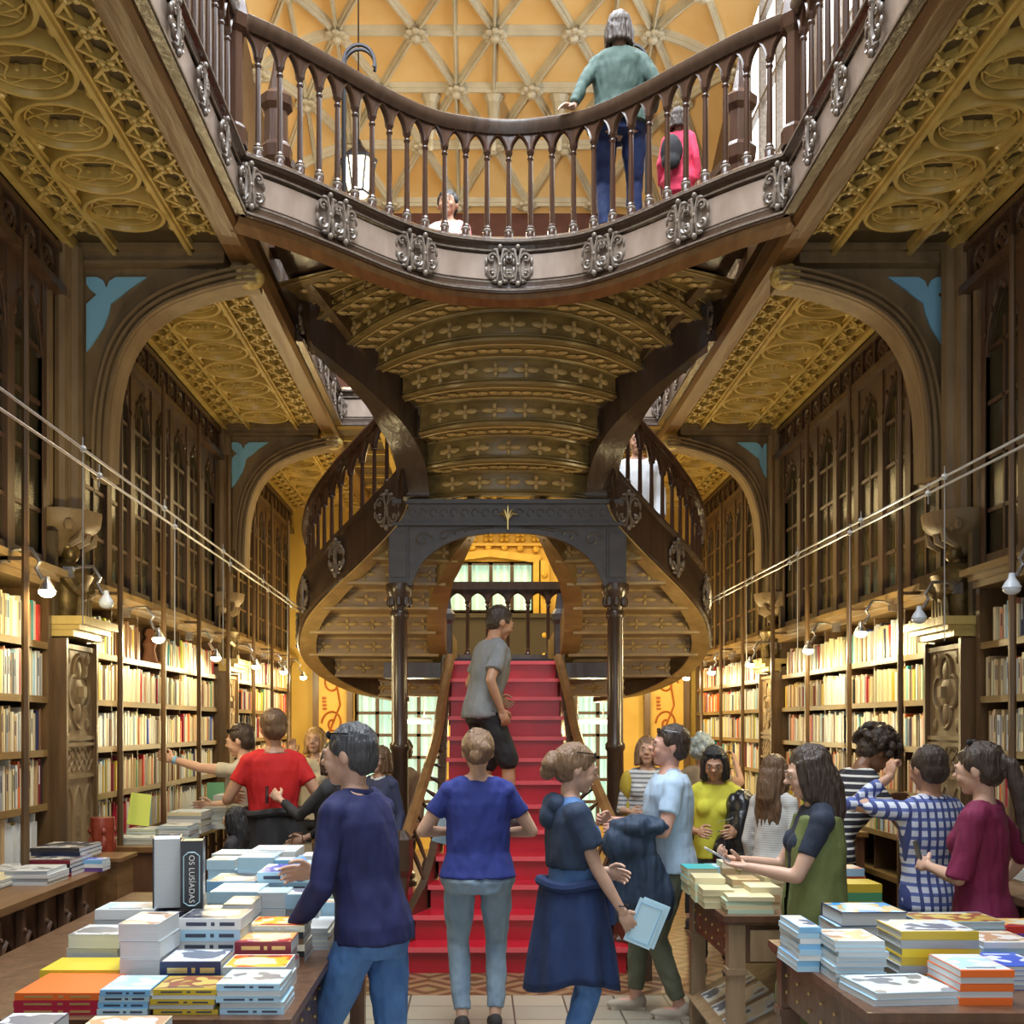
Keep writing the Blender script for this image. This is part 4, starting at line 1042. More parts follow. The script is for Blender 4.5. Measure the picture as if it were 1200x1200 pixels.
# right front table
stack(1012,1115,3.78,1163,2,['pale blue','light blue'],'low pale stack at near left corner, right table',art='sketch',l=.28,rz=.12,flip=1)
stack(1125,1188,3.78,1137,5,['orange'],'orange spined stack, near edge of right front table',art='sea',flip=2,l=.27)
stack(1166,1225,4.0,1132,5,['bright blue','pale blue'],'bright blue stack at right side, right table',art='bluew',l=.24,flip=1)
stack(981,1040,4.12,1103,8,['light blue','pale blue'],'tall light blue stack, right table',art='warm',l=.25,flip=1)
stack(1056,1147,4.12,1092,6,['yellow','grey','mustard'],'yellow and grey stack, right table',art='photo',l=.26,mark=None,hard=True)
stack(936,962,4.3,1087,8,['pale blue','sky blue','white'],'blue striped stack at left edge, right table',art='photo',l=.28)
stack(1153,1215,4.28,1104,5,['white','light blue'],'white and blue stack at right, right table',art='warm',l=.24)
stack(984,1062,4.62,1069,3,['sky blue','pale blue','navy'],'large blue hardback stack, right table',art='sky',hard=True,flip=1,l=.26)
stack(1078,1178,4.58,1080,5,['white','pale blue','yellow'],'yellow topped stack at the back, right table',art='gold',hard=True,flip=1,l=.24)
stack(1174,1235,4.62,1086,4,['red','navy','purple'],'red and navy stack at right edge, right table',art='redw',l=.2)
# oak table: old paperbacks
for i,(a,b,d,y) in enumerate(((852,906,5.62,1051),(806,842,6.25,1018),(815,850,5.98,1029),(826,862,5.78,1043),(860,892,5.95,1031),(893,920,5.95,1028),(880,915,5.75,1040),(866,896,6.2,1012),(846,866,6.3,1010),(900,925,6.25,1014),(832,858,6.35,1016))):
    stack(a,b,d,y,[4,5,4,3,4,4,3,5,5,4,3][i],[['pale green','cream'],['teal','pale blue'],['pale green','cream'],['cream','pale green'],['cream','tan'],['ivory','cream'],['cream','tan'],['cream','ivory'],['ivory','tan'],['cream','pale green'],['pale blue','cream']][i],'paperbacks %s, oak table'%(['at the near right corner','at the far left corner','left side, second from far','left side, near corner','in the centre','right of centre','behind the near corner','at the far right','far side, left of centre','at the far right corner','at the far edge, left part'][i]),pages='c',flip=i%2,rz=rnd.uniform(-.1,.1))
stack(988,1034,5.75,1036,3,['lime','green','mustard'],'lime green stack, right part of the oak table',l=.2)
stack(978,1014,6.1,1018,4,['pale blue','cream','orange'],'stack with orange top cover, right part of oak table',art='fire',l=.2)
# counters
CT=.92
def cst(px,y0,wpx,ytop,n,cols,desc,x=2.52,sg=-1,**k):
    stack(px,px+wpx,y0,ytop,n,cols,desc,z0=CT,**k)
cst(-22,6.02,48,1020,6,['cream','grey','white'],'cream stack at the near end, left near counter',flip=1,art='sketch')
cst(6,5.75,50,1021,4,['white','grey'],'stack with sketched cover, left near counter',art='sketch')
cst(-60,5.6,60,1032,4,['white','cream'],'white stack cut by the left edge, left near counter',flip=1)
cst(28,6.1,55,1008,4,['maroon','navy','black'],'navy stack in the middle, left near counter',art='dark')
cst(35,6.3,58,994,6,['cream','navy','black'],'navy covered stack, far part of left near counter',art='dark')
cst(98,6.3,22,1008,3,['purple','white','sky blue'],'small purple stack at the far end, left near counter',art='bluew')
far=[(133,7.75,46,982,5,['pale green','cream'],'pale green stack, near end'),(148,8.0,34,972,5,['lime','navy','cream'],'lime topped stack, near end'),
(186,7.95,36,968,5,['white','teal','tan'],'teal covered stack'),(196,8.5,40,952,6,['white','grey','cream'],'tall white stack'),(236,8.9,30,946,5,['grey','white','pale green'],'grey stack'),
(222,9.3,40,944,5,['maroon','cream'],'maroon topped stack'),(262,9.7,26,940,4,['white','cream'],'cream stack'),(250,10.2,34,932,5,['pale blue','cream'],'pale blue stack at far end'),(286,10.5,22,932,4,['white','red'],'red and white stack at far end')]
for px,d,wp,yt,n,c,de in far: cst(px,d,wp,yt,n,c,de+', left far counter',flip=n%2,art=['sea','warm','sketch'][n%3])
for i,(px,d,wp,yt,n,c,de) in enumerate([(1176,6.05,60,1010,5,['ivory','white','cream'],'ivory stack'),(1150,6.35,50,1003,4,['cream','grey'],'cream stack at the far end'),(1210,5.7,60,1022,5,['white','ivory'],'white stack at the near end')]): cst(px,d,wp,yt,n,c,de+', right near counter',art='sketch')
for i,(px,d,wp,yt,n,c,de) in enumerate([(880,8.9,42,936,8,['red','white','crimson'],'red and white stack at the near end'),(862,9.5,34,934,5,['white','pale blue'],'white stack in the middle'),(845,10.3,28,930,4,['cream','red'],'cream stack at the far end')]): cst(px,d,wp,yt,n,c,de+', right far counter')
# shelf books
def shade(): 
    return rnd.choices(['white','ivory','cream','tan','orange','red','crimson','brown','black','navy','grey','pale blue','mustard','salmon','green','teal','maroon','lime','bright blue'],[20,22,22,10,4,3,2,7,4,3,6,5,5,5,1,1,2,2,1])[0]
def ORD(n):
    o=['','first','second','third','fourth','fifth','sixth','seventh','eighth','ninth','tenth','eleventh','twelfth','thirteenth','fourteenth','fifteenth','sixteenth','seventeenth','eighteenth','nineteenth','twentieth']
    return o[n] if n<21 else 'twenty-'+o[n-20]
SHN=['lowest','fifth','fourth','third','second','top']
REST={}
for s,sn in ((-1,'left'),(1,'right')):
    for bi,(b0,b1) in enumerate(BAYS):
        dv=DIVS[(s,bi)]
        for ci in range(len(dv)-1):
            for zi,z in enumerate(SHZ):
                if zi==0 : continue
                if dv[ci+1]<5.4: continue
                y=dv[ci]+.016; k=0; end=dv[ci+1]-.016-rnd.choice([0,0,0,.02,.08]); base=rnd.choice([.21,.23,.25]); theme=shade() if rnd.random()<.25 else None
                if bi==1 and ci in (2,) and zi==5 and s<0: continue
                while True:
                    t=rnd.choice([.018,.022,.028,.034,.042]); 
                    if y+t>end: break
                    k+=1; h=min(.29,base+rnd.uniform(-.025,.03)); dep=rnd.uniform(.14,.19); x=2.803+rnd.uniform(0,.02); col=theme if theme and rnd.random()<.75 else shade()
                    d=y; px=PX+(s*x-CX)*F/d; pz=PY-(z+h/2-CZ)*F/d
                    vis=(-5<px<1205); ar=h*t*(F/d)**2*abs(s*x-CX)/d
                    hid = pz>985
                    lab='%s spine, %s in row, %s column, %s shelf, %s %s-wall bookcase'%(col,ORD(k),ORD(ci+1),SHN[zi],['near','middle','far'][bi],sn)
                    def mkb(s=s,x=x,y=y,z=z,t=t,h=h,dep=dep,col=col,lab=lab,sn=sn):
                        r=thing('book',lab,'book',(s*x,y,z),0,'books standing on the %s wall shelves'%sn)
                        c=MB(); X0,X1=sorted((0,s*dep)); 
                        c.box(X0,X1,0,.002,0,h).box(X0,X1,t-.004,t-.002,0,h).box(*sorted((0,s*.003)),0,t-.002,0,h)
                        c.build('cover',cm(col),r); X0,X1=sorted((s*.003,s*(dep-.004))); MB().box(X0,X1,.002,t-.004,.002,h-.003).build('page_block',PAGEC,r)
                        if t>.024:
                            a=MB(); u=s*-.0008; a.box(*sorted((u,0)),t*.3,t*.62,h*.45,h*.85); a.build('spine_title',INK if sum(CN[col])>1 else INKW,r)
                    def rest(s=s,x=x,y=y,z=z,t=t,h=h,dep=dep,col=col):
                        REST.setdefault(col,MB()).box(*sorted((s*x,s*(x+dep))),y,y+t-.002,z,z+h)
                    BOOKS.append((ar if vis and not hid else 0,mkb,rest)); y+=t
tb=[b for b in BOOKS if len(b)==2]; sh=sorted([b for b in BOOKS if len(b)==3],key=lambda b:-b[0])
nshelf=max(60,340-len(tb)); NT=len(tb)
for b in tb: b[1]()
for b in sh[:nshelf]: b[1]()
for b in sh[nshelf:]: b[2]()
al=MB(); mi=[]; names=list(REST)
for i,c in enumerate(names): mi+=[i]*len(REST[c].f); al.merge(REST[c])
me=bpy.data.meshes.new('shelved_books'); me.from_pydata(al.v,[],al.f)
for c in names: me.materials.append(cm(c))
me.polygons.foreach_set('material_index',mi); o=bpy.data.objects.new('shelved_books',me); COL.objects.link(o)
tag(o,'smaller distant book spines filling the shelves along both walls','books',None,'stuff')
# standing books on the left table
def standing(px0,px1,pyb,pyt,d,col,label,text=None,rz=0):
    a=P(px0,pyb,d); b=P(px1,pyb,d); h=(pyb-pyt)*d/F; w=b.x-a.x
    r=thing('book',label,'book',((a.x+b.x)/2,d,a.z),rz,'upright books on display')
    c=MB().box(-w/2,-w/2+.003,0,.17,0,h).box(w/2-.003,w/2,0,.17,0,h).box(-w/2,w/2,-.001,.003,0,h)
    p=MB().box(-w/2+.003,w/2-.003,.003,.166,.003,h-.004)
    return r,w,h,c,p
d=4.56
a=P(183,1058,d); h=(1058-980)*d/F; zb=CZ+(PY-1069)*4.5/F+.004
r=thing('book','thick white-paged book standing upright beside the black one, left table','book',(P(196,850,d).x,d,zb),.25)
MB().box(.05,.056,0,.165,0,.28).box(-.056,-.05,0,.165,0,.28).box(-.056,.056,.16,.166,0,.28).build('cover',cm('black'),r)
MB().box(-.05,.05,.004,.16,.003,.275).build('page_block',PAGES,r)
r=thing('book','thick black book standing upright with a blue framed spine title, left table','book',(P(226,850,4.52).x,4.50,zb),.18)
w=.085
MB().box(-w/2,w/2,-.002,.004,0,.275).box(-w/2,-w/2+.004,0,.17,0,.275).box(w/2-.004,w/2,0,.17,0,.275).build('cover',cm('black'),r)
MB().box(-w/2+.004,w/2-.004,.004,.165,.003,.268).build('page_block',PAGEC,r)
fr=[(-.03,.035),(-.022,.03),(-.012,.022),(.012,.022),(.022,.03),(.03,.035),(.03,.215),(.022,.222),(.012,.23),(-.012,.23),(-.022,.222),(-.03,.215)]
MB().tube([(x,-.0035,z) for x,z in fr],.0022,4,closed=True).build('spine_frame',cm('light blue'),r)
MB().box(w/2,w/2+.0006,.02,.165,.01,.26).build('back_cover_print',ART['dark'],r)
m=MB()
for z in (.06,.08,.1,.13): m.box(w/2+.0006,w/2+.0012,.03,.13,z,z+.004)
m.build('back_cover_text',INKW,r)
def text(s,loc,rot,size,m,parent,name='lettering'):
    cu=bpy.data.curves.new(name,'FONT'); cu.body=s; cu.size=size; cu.extrude=.0004; cu.align_x='CENTER'; cu.align_y='CENTER'; cu.space_character=1.05
    o=bpy.data.objects.new('t',cu); COL.objects.link(o); dg=bpy.context.evaluated_depsgraph_get(); dg.update()
    me=bpy.data.meshes.new_from_object(o.evaluated_get(dg)); bpy.data.objects.remove(o); me.materials.clear(); me.materials.append(m)
    q=bpy.data.objects.new(name,me); COL.objects.link(q); q.parent=parent; q.location=loc; q.rotation_euler=rot; return q
text('OS LUSÍADAS',(.0,-.004,.126),(PI/2,PI/2,0),.030,INKW,r,'spine_lettering')
# leaning and small display objects
r=thing('book','lime green book leaning upright behind the pale green stack on the left far counter','book',(P(146,850,8.1).x,8.15,CT+.10),.3)
MB().prism([(0,0),(.15,-.02),(.17,.20),(.03,.22)],(0,0,0),(1,0,0),(0,.25,1),.015).build('cover',cm('lime'),r)
r=thing('book','dark green book leaning on the far end of the left far counter','book',(P(240,850,10.6).x,10.7,CT),.3)
MB().prism([(0,0),(.16,0),(.16,.26),(0,.26)],(0,0,0),(1,0,0),(0,.3,1),.02).build('cover',cm('green'),r)
TC=mat('glazed_terracotta',(.36,.06,.025),.25,coat=.5,c2=(.22,.03,.015),scale=14)
r=thing('ceramic_jar','glazed red brown ceramic figure jar between the two left counters','jar',(P(122,850,7.05).x,7.02,.0))
m=MB().lathe([(.0,.0),(.13,0),(.12,.75),(.15,.78),(.15,.80)],(0,0,0),10); m.build('jar_stand',W_CASE,r)
MB().lathe([(.09,.80),(.10,.82),(.075,.84),(.058,.88),(.062,.96),(.07,1.06),(.075,1.12),(.072,1.16),(.04,1.16)],(0,0,0),16).build('jar_body',TC,r,True)
m=MB()
for q in range(4):
    a=q*PI/2+.4; m.ell((.062*math.cos(a),.062*math.sin(a),1.0),(.02,.02,.06),n=8,m=6).ell((.07*math.cos(a),.07*math.sin(a),1.08),(.016,.016,.022),n=8,m=6)
m.build('relief_figures',TC,r,True)
# ornaments on the top left shelf
r=thing('terracotta_figurine','terracotta figurine on the top shelf of the left middle bookcase','figurine',(-2.88,9.35,2.21))
MB().lathe([(.09,0),(.09,.02),(.07,.03),(.06,.06),(.045,.12),(.06,.17),(.04,.2),(.03,.22),(.045,.25),(.03,.29),(.0,.3)],(0,0,0),10).build('figure_body',mat('terracotta',(.45,.2,.1),.7),r,True)
r=thing('white_bottle','small white jar on the shelf of the right middle bookcase','jar',(2.86,10.6,1.25))
MB().lathe([(.04,0),(.045,.01),(.045,.09),(.03,.11),(.03,.13)],(0,0,0),12).build('jar_body',cm('white'),r,True)
MB().lathe([(.033,.13),(.033,.155)],(0,0,0),12).build('lid',cm('grey'),r,True)
# magazines on the slanted shelf of the oak table
for i,(x,y) in enumerate(((1.02,5.72),(1.02,6.0),(1.02,6.28))):
    r=thing('magazine','cream and purple magazine on the slanted shelf under the oak table, %s'%['nearest the front','middle one','farthest back'][i],'magazine',(x+.02,y,.20),0,'magazines under the oak table')
    M_=MB().add([(0,0,0),(.26,0,.135),(.26,.2,.135),(0,.2,0),(0,0,.01),(.26,0,.145),(.26,.2,.145),(0,.2,.01)],[(0,1,2,3),(7,6,5,4),(0,4,5,1),(1,5,6,2),(2,6,7,3),(3,7,4,0)]); M_.build('cover',ART['photo'],r)
r=thing('doll','small cloth doll in pale clothes propped against the oak table leg','doll',(1.42,5.42,.28),0)
MB().tube([(0,0,0),(.0,0,.12),(.03,0,.22)],[.05,.055,.03],8).tube([(-.01,0,.02),(-.05,-.03,-.12),(-.06,-.03,-.25)],[.035,.03,.02],8).build('doll_clothes',mat('doll_cloth',(.45,.42,.38),.8),r,True)
MB().ell((.045,0,.29),(.045,.045,.055)).build('doll_head',mat('doll_skin',(.6,.32,.18),.6),r,True)
r=thing('picture_board','pale blue picture board leaning under the oak table','board',(1.36,5.38,.02),-.1)
MB().add([(0,0,0),(.14,0,.38),(.14,.02,.38),(0,.02,0),(.02,0,-.0),(.16,0,.38),(.16,.02,.38),(.02,.02,0)],[(0,1,2,3),(7,6,5,4),(0,4,5,1),(1,5,6,2),(2,6,7,3),(3,7,4,0)]).build('board_face',cm('light blue'),r)
# card rack near the right far counter
r=thing('card_rack','gilt wire rack of cards in front of the right far counter','rack',(1.98,8.0,0))
m=MB()
for x in (-.13,-.045,.045,.13):
    for y in (-.1,.1): m.tube([(x,y,0),(x,y,1.02)],.006,4)
for z in (.05,.35,.65,.95,1.02):
    m.tube([(-.13,-.1,z),(.13,-.1,z),(.13,.1,z),(-.13,.1,z)],.006,4,closed=True)
m.build('wire_frame',GOLDM,r)
for z in (.36,.66,.96): MB().box(-.12,.12,-.08,.08,z-.15,z).build('card_pack',cm('tan'),r)
# paper bag
r=thing('paper_bag','kraft paper shopping bag held beside the person in black, left aisle','bag',(-1.46,8.0,.90))
MB().add([(-.09,-.04,-.3),(.09,-.04,-.3),(.09,.05,-.3),(-.09,.05,-.3),(-.1,-.05,0),(.1,-.05,0),(.1,.06,0),(-.1,.06,0)],[(0,3,2,1),(0,1,5,4),(1,2,6,5),(2,3,7,6),(3,0,4,7)]).build('bag_body',mat('kraft_paper',(.52,.42,.26),.8,c2=(.44,.34,.2),scale=6),r)
MB().tube([(-.04,-.05,0),(-.03,-.06,.08),(.03,-.06,.08),(.04,-.05,0)],.005,4).build('bag_handle',cm('brown'),r)
MB().tube([(-.03+.035*math.cos(a*PI/5),-.052,-.16+.045*math.sin(a*PI/5)) for a in range(10)],.004,4,closed=True).tube([(.045+.03*math.cos(a*PI/5),-.052,-.16+.045*math.sin(a*PI/5)) for a in range(10)],.004,4,closed=True).build('bag_print',cm('black'),r)
# ---------------- people ----------------
from mathutils import noise
def remesh(mb,vox,sm=3,fac=.5):
    me=bpy.data.meshes.new('t'); me.from_pydata(mb.v,[],mb.f)
    bm=bmesh.new(); bm.from_mesh(me); bmesh.ops.recalc_face_normals(bm,faces=bm.faces); bm.to_mesh(me); bm.free()
    o=bpy.data.objects.new('t',me); COL.objects.link(o)
    r=o.modifiers.new('r','REMESH'); r.mode='VOXEL'; r.voxel_size=vox; r.adaptivity=0
    if sm: s=o.modifiers.new('s','SMOOTH'); s.factor=fac; s.iterations=sm
    dg=bpy.context.evaluated_depsgraph_get(); dg.update(); ev=o.evaluated_get(dg)
    m2=bpy.data.meshes.new_from_object(ev); bpy.data.objects.remove(o)
    n=len(m2.vertices); co=np.empty(n*3); m2.vertices.foreach_get('co',co); co=co.reshape(-1,3)
    no=np.empty(n*3); m2.vertices.foreach_get('normal',no); no=no.reshape(-1,3)
    fs=[tuple(p.vertices) for p in m2.polygons]; bpy.data.meshes.remove(m2)
    return co,no,fs
def finish(name,parts,m,parent):
    mb=MB()
    for co,fs in parts: mb.add([tuple(c) for c in co],fs)
    me=bpy.data.meshes.new(name); me.from_pydata(mb.v,[],mb.f); me.materials.append(m)
    me.polygons.foreach_set('use_smooth',[True]*len(me.polygons))
    o=bpy.data.objects.new(name,me); COL.objects.link(o); o.parent=parent; return o
def wrinkle(co,no,amp,sc,st=(1,1,.5)):
    for i in range(len(co)):
        p=co[i]; v=noise.noise(Vector((p[0]*sc*st[0],p[1]*sc*st[1],p[2]*sc*st[2]+3.7)))+.5*noise.noise(Vector((p[0]*sc*2.3*st[0],p[1]*sc*2.3*st[1],p[2]*sc*1.8*st[2])))
        co[i]=p+no[i]*(amp*v)
    return co
def loft(mb,secs,n=16):
    # secs: (center, rx vec, ry vec)
    vs=[]
    for c,rx,ry in secs:
        for k in range(n):
            a=2*PI*k/n; vs.append(c+rx*math.cos(a)+ry*math.sin(a))
    m=len(secs); fs=[(i*n+k,i*n+(k+1)%n,(i+1)*n+(k+1)%n,(i+1)*n+k) for i in range(m-1) for k in range(n)]
    fs+= [tuple(reversed(range(n))),tuple((m-1)*n+k for k in range(n))]
    return mb.add(vs,fs)
def limb(mb,pts,rr,n=10,ends=True):
    mb.tube(pts,list(rr),n)
    if ends:
        for p,r in zip(pts,rr): mb.ell(p,(r*.98,)*3,n=10,m=6)
    return mb
def ik(a,t,l1,l2,pole):
    a=Vector(a); t=Vector(t); d=t-a; L=min(d.length,(l1+l2)*.995); u=d.normalized(); t=a+u*L
    x=(l1*l1-l2*l2+L*L)/(2*L); h=math.sqrt(max(l1*l1-x*x,0)); p=Vector(pole); p=p-u*p.dot(u); p.normalize()
    return a+u*x+p*h,t
SKINS={'fair':(.62,.38,.27),'tan':(.50,.27,.165),'brown':(.27,.13,.07),'pink':(.66,.36,.27)}
HAIRC={'black':(.012,.012,.014),'dark':(.035,.022,.015),'brown':(.10,.055,.028),'light':(.17,.10,.055),'grey':(.045,.045,.05),'blue grey':(.32,.38,.40),'blond':(.34,.2,.07)}
def skinm(n): return mat('skin_'+n,SKINS[n],.5,c2=tuple(c*.88 for c in SKINS[n]),scale=14,bump=.05)
def hairm(n):
    c=HAIRC[n]; return mat('hair_'+n.replace(' ','_'),c,.38,c2=tuple(min(1,x*1.7+.003) for x in c),scale=26,stretch=(3,3,.35),bump=.7)
def cloth(name,c,c2=None,b=.35,rough=.8,sc=9): return mat('cloth_'+name,c,rough,c2=c2 or tuple(x*.78 for x in c),scale=sc,bump=min(1,b*2),stretch=(1,1,.55),bscale=9)
def stripes(name,c1,c2,nx,nz,w=.5,mixc=None):
    k='cloth_'+name
    if k in MATS: return MATS[k]
    m=mat(k,c1,.8,bump=.3,scale=9); nt=m.node_tree; N=nt.nodes; L=nt.links; b=N['Principled BSDF']
    tc=N.new('ShaderNodeTexCoord'); sp=N.new('ShaderNodeSeparateXYZ'); L.new(tc.outputs['Object'],sp.inputs[0])
    def band(i,f,th):
        a=N.new('ShaderNodeMath'); a.operation='MULTIPLY'; L.new(sp.outputs[i],a.inputs[0]); a.inputs[1].default_value=f
        b_=N.new('ShaderNodeMath'); b_.operation='FRACT'; L.new(a.outputs[0],b_.inputs[0])
        c_=N.new('ShaderNodeMath'); c_.operation='GREATER_THAN'; L.new(b_.outputs[0],c_.inputs[0]); c_.inputs[1].default_value=th; return c_.outputs[0]
    cur=None
    if nz: cur=band(2,nz,w)
    mx=N.new('ShaderNodeMix'); mx.data_type='RGBA'; mx.inputs[6].default_value=(*c1,1); mx.inputs[7].default_value=(*c2,1)
    if cur: L.new(cur,mx.inputs[0])
    else: L.new(band(0,nx,w),mx.inputs[0])
    out=mx.outputs[2]
    if nx and nz:
        m2=N.new('ShaderNodeMix'); m2.data_type='RGBA'; L.new(band(0,nx,w),m2.inputs[0]); L.new(out,m2.inputs[6]); m2.inputs[7].default_value=(*(mixc or c2),1); out=m2.outputs[2]
    L.new(out,b.inputs['Base Color']); return m
EYEW=mat('eye_white',(.7,.68,.65),.3); EYED=mat('eye_iris',(.03,.02,.015),.2); LIP=mat('lips',(.42,.14,.12),.4); SHADES=mat('dark_lens',(.012,.012,.015),.12)
def hand(side,wr,dr,palm,curl,thumb=.6):
    """returns MB of a hand; dr finger direction, palm = palm normal"""
    d=Vector(dr).normalized(); pn=Vector(palm); pn=(pn-d*pn.dot(d)).normalized(); x=d.cross(pn).normalized()*side   # towards the thumb side
    mb=MB(); w=Vector(wr)
    R=Matrix((x,d,pn)).transposed()
    mb.ell(w+d*.045,(.040,.052,.017),R,12,8); mb.ell(w+d*.005,(.028,.03,.021),R,10,6)
    for i,(o,l) in enumerate(((.030,.072),(.0105,.080),(-.0105,.074),(-.030,.058))):
        p=w+d*.082+x*o; a=0; pts=[w+d*.05+x*o*.8,p]
        for q,f in enumerate((.44,.31,.25)):
            a+=curl*(.75 if q==0 else 1.0)+.04*i; p=p+(d*math.cos(a)+pn*math.sin(a)+x*(o*.6)).normalized()*l*f; pts.append(p)
        limb(mb,pts,[.0092,.0092,.0084,.0076,.0066],8)
    b=w+d*.025+x*.030
    t1=b+(d*.7+x*.75+pn*.35).normalized()*.036; t2=t1+(d*.9+x*(.45-curl*.5)+pn*(.3+curl*.4)).normalized()*.03; t3=t2+(d+x*(.1-curl*.5)+pn*(.3+curl*.6)).normalized()*.024
    limb(mb,[b-x*.012,b,t1,t2,t3],[.015,.015,.0115,.0098,.008],8)
    return mb
TOR_M=[(.80,.135,.105,-.01),(.86,.168,.122,-.012),(.93,.165,.118,-.008),(1.02,.150,.105,0),(1.10,.148,.103,.005),(1.22,.166,.112,.005),(1.32,.175,.11,0),(1.39,.168,.09,-.006),(1.435,.12,.068,-.01),(1.47,.062,.055,-.008)]
TOR_F=[(.80,.150,.115,-.012),(.87,.182,.128,-.018),(.94,.168,.112,-.010),(1.03,.128,.092,0),(1.10,.125,.09,.003),(1.22,.142,.102,.01),(1.31,.150,.098,.004),(1.38,.140,.08,-.004),(1.43,.10,.062,-.008),(1.465,.05,.048,-.006)]
def person(label,x,y,z0,rz,H,sex='m',skin='fair',hair='short',hc='brown',top=None,bot=None,shoe=None,lh=None,rh=None,lp=None,rp=None,lean=0,side=0,yaw=0,pitch=0,
           feet=None,sleeve=.55,hem=.88,legs=1.9,build=1.0,vox=.014,curl=.5,dl=None,dr=None,pl=None,pr=None,glasses=0,extra=None,loose=1.0,collar=None,group=None,neck=1.44):
    S=H/1.7; root=thing('person',label,'person',(x,y,z0),math.radians(rz),group); root.scale=(S,S,S)
    TOR=TOR_M if sex=='m' else TOR_F; sk=skinm(skin); f=.92 if sex=='f' else 1.0
    Rt=Matrix.Rotation(math.radians(-lean),3,'X')@Matrix.Rotation(math.radians(side),3,'Y'); piv=Vector((0,0,.93))
    def T(p,k=1.0):
        p=Vector(p); 
        if p.z<=piv.z: return p
        kk=min(1,(p.z-piv.z)/.2); R=Matrix.Rotation(math.radians(-lean)*kk,3,'X')@Matrix.Rotation(math.radians(side)*kk,3,'Y')
        return piv+R@(p-piv)
    def secs(lo,hi,inf=0,scl=1.0,bx=build):
        out=[]; zs=[s[0] for s in TOR]
        L=[lo]+[z for z in zs if lo+.01<z<hi-.01]+[hi]
        for z in L:
            i=max(j for j in range(len(zs)) if zs[j]<=z+1e-9) if z>=zs[0] else 0; j=min(i+1,len(zs)-1)
            t=0 if i==j or z<zs[0] else (z-zs[i])/(zs[j]-zs[i]); s=[TOR[i][q]*(1-t)+TOR[j][q]*t for q in range(4)]
            kk=max(0,min(1,(z-piv.z)/.2)); R=Matrix.Rotation(math.radians(-lean)*kk,3,'X')@Matrix.Rotation(math.radians(side)*kk,3,'Y')
            out.append((T((0,s[3],z)),R@Vector((s[1]*bx*scl+inf,0,0)),R@Vector((0,s[2]*(1+(bx-1)*1.3)*scl+inf,0))))
        return out
    shw=.162*f*(1+(build-1)*.6); SH={q:T((q*shw,-.008,1.375)) for q in (-1,1)}
    hw=.092*(1+(build-1)*.7); HP={q:Vector((q*hw,-.005,.90)) for q in (-1,1)}
    la=(.285,.25); AR={}
    for q,h_,p_ in ((-1,lh,lp),(1,rh,rp)):
        t=Vector(h_) if h_ else Vector((q*(shw+.07),.04,.86)); pole=Vector(p_) if p_ else Vector((q*.5,-1,-.2))
        e,w=ik(SH[q],t,la[0],la[1],pole); AR[q]=(SH[q],e,w)
    FT=feet or ((-.10,0,0),(.10,0.02,0)); LG={}
    for q,ft in ((-1,FT[0]),(1,FT[1])):
        a=Vector(ft)+Vector((0,-.03,.085)); k,a=ik(HP[q],a,.43,.42,(q*.1,1,0)); LG[q]=(HP[q],k,a)
    # body
    b=MB(); loft(b,secs(.80,1.47,0,.94))
    if sex=='f':
        for q in (-1,1): b.ell(T((q*.07,.085,1.26)),(.058,.045,.055))
    bf=1+(build-1)*.5
    for q in (-1,1):
        s,e,w=AR[q]; limb(b,[s,s.lerp(e,.5),e],[.052*f*bf,.046*f*bf,.038*f]); limb(b,[e,e.lerp(w,.35),w],[.038*f,.038*f,.025*f])
        h,k,a=LG[q]; limb(b,[h,h.lerp(k,.4),k],[.088*bf,.078*bf,.054]); limb(b,[k,k.lerp(a,.3),a],[.053,.055,.036])
        b.ell(a+Vector((0,.05,-.045)),(.040,.10,.035))
    for q in (-1,1): limb(b,[T((q*.03,-.015,1.445)),T((q*.10,-.012,1.415)),SH[q]],[.042,.044,.046*f])
    nb=T((0,-.008,1.43)); Rh=Rt@Matrix.Rotation(math.radians(yaw),3,'Z')@Matrix.Rotation(math.radians(-pitch),3,'X'); nk=T((0,-.004,1.50))
    def Hd(p): return nk+Rh@((Vector(p)-Vector((0,0,1.50)))*1.07)
    limb(b,[nb,nk,Hd((0,0,1.55))],[.056*f,.052*f,.055*f])
    co,no,fs=remesh(b,vox,3); parts=[(co,fs)]
    # head
    h=MB(); E=lambda c,r,n=16,m=12: h.ell(Hd(c),[q_*1.07 for q_ in r],Rh,n,m)
    E((0,-.008,1.612),(.076,.094,.094)); E((0,.028,1.560),(.060,.062,.062)); E((0,.060,1.520),(.034,.030,.026)); E((0,.055,1.60),(.062,.040,.055))
    for q in (-1,1):
        E((q*.036,.066,1.572),(.026,.024,.026),10,8); E((q*.077,-.008,1.592),(.011,.020,.031),10,8); E((q*.030,.083,1.628),(.024,.012,.009),8,6)
    E((0,.093,1.612),(.010,.012,.022),8,6); E((0,.104,1.588),(.014,.018,.013),10,8)
    for q in (-1,1): E((q*.010,.098,1.583),(.009,.010,.008),8,6)
    E((0,.086,1.552),(.024,.010,.006),8,6); E((0,.084,1.540),(.021,.011,.007),8,6)
    limb(h,[nk-Rh@Vector((0,0,.03)),Hd((0,-.01,1.55))],[.052*f,.054*f])
    hv=min(.0075,vox*.6); co,no,fs=remesh(h,hv,2,.45); parts.append((co,fs))
    for q,dd,pp in ((-1,dl,pl),(1,dr,pr)):
        s,e,w=AR[q]; d=Vector(dd) if dd else (w-e); pn=Vector(pp) if pp else Vector((-q*.9,.1,-.2))
        hm=hand(-q*-1 if False else (1 if q*((d.cross(pn)).dot(Vector((-q,.6,.3))))*q>0 else -1),w,d,pn,curl)
        co,no,fs=remesh(hm,max(.0042,vox*.34),2,.4); parts.append((co,fs))
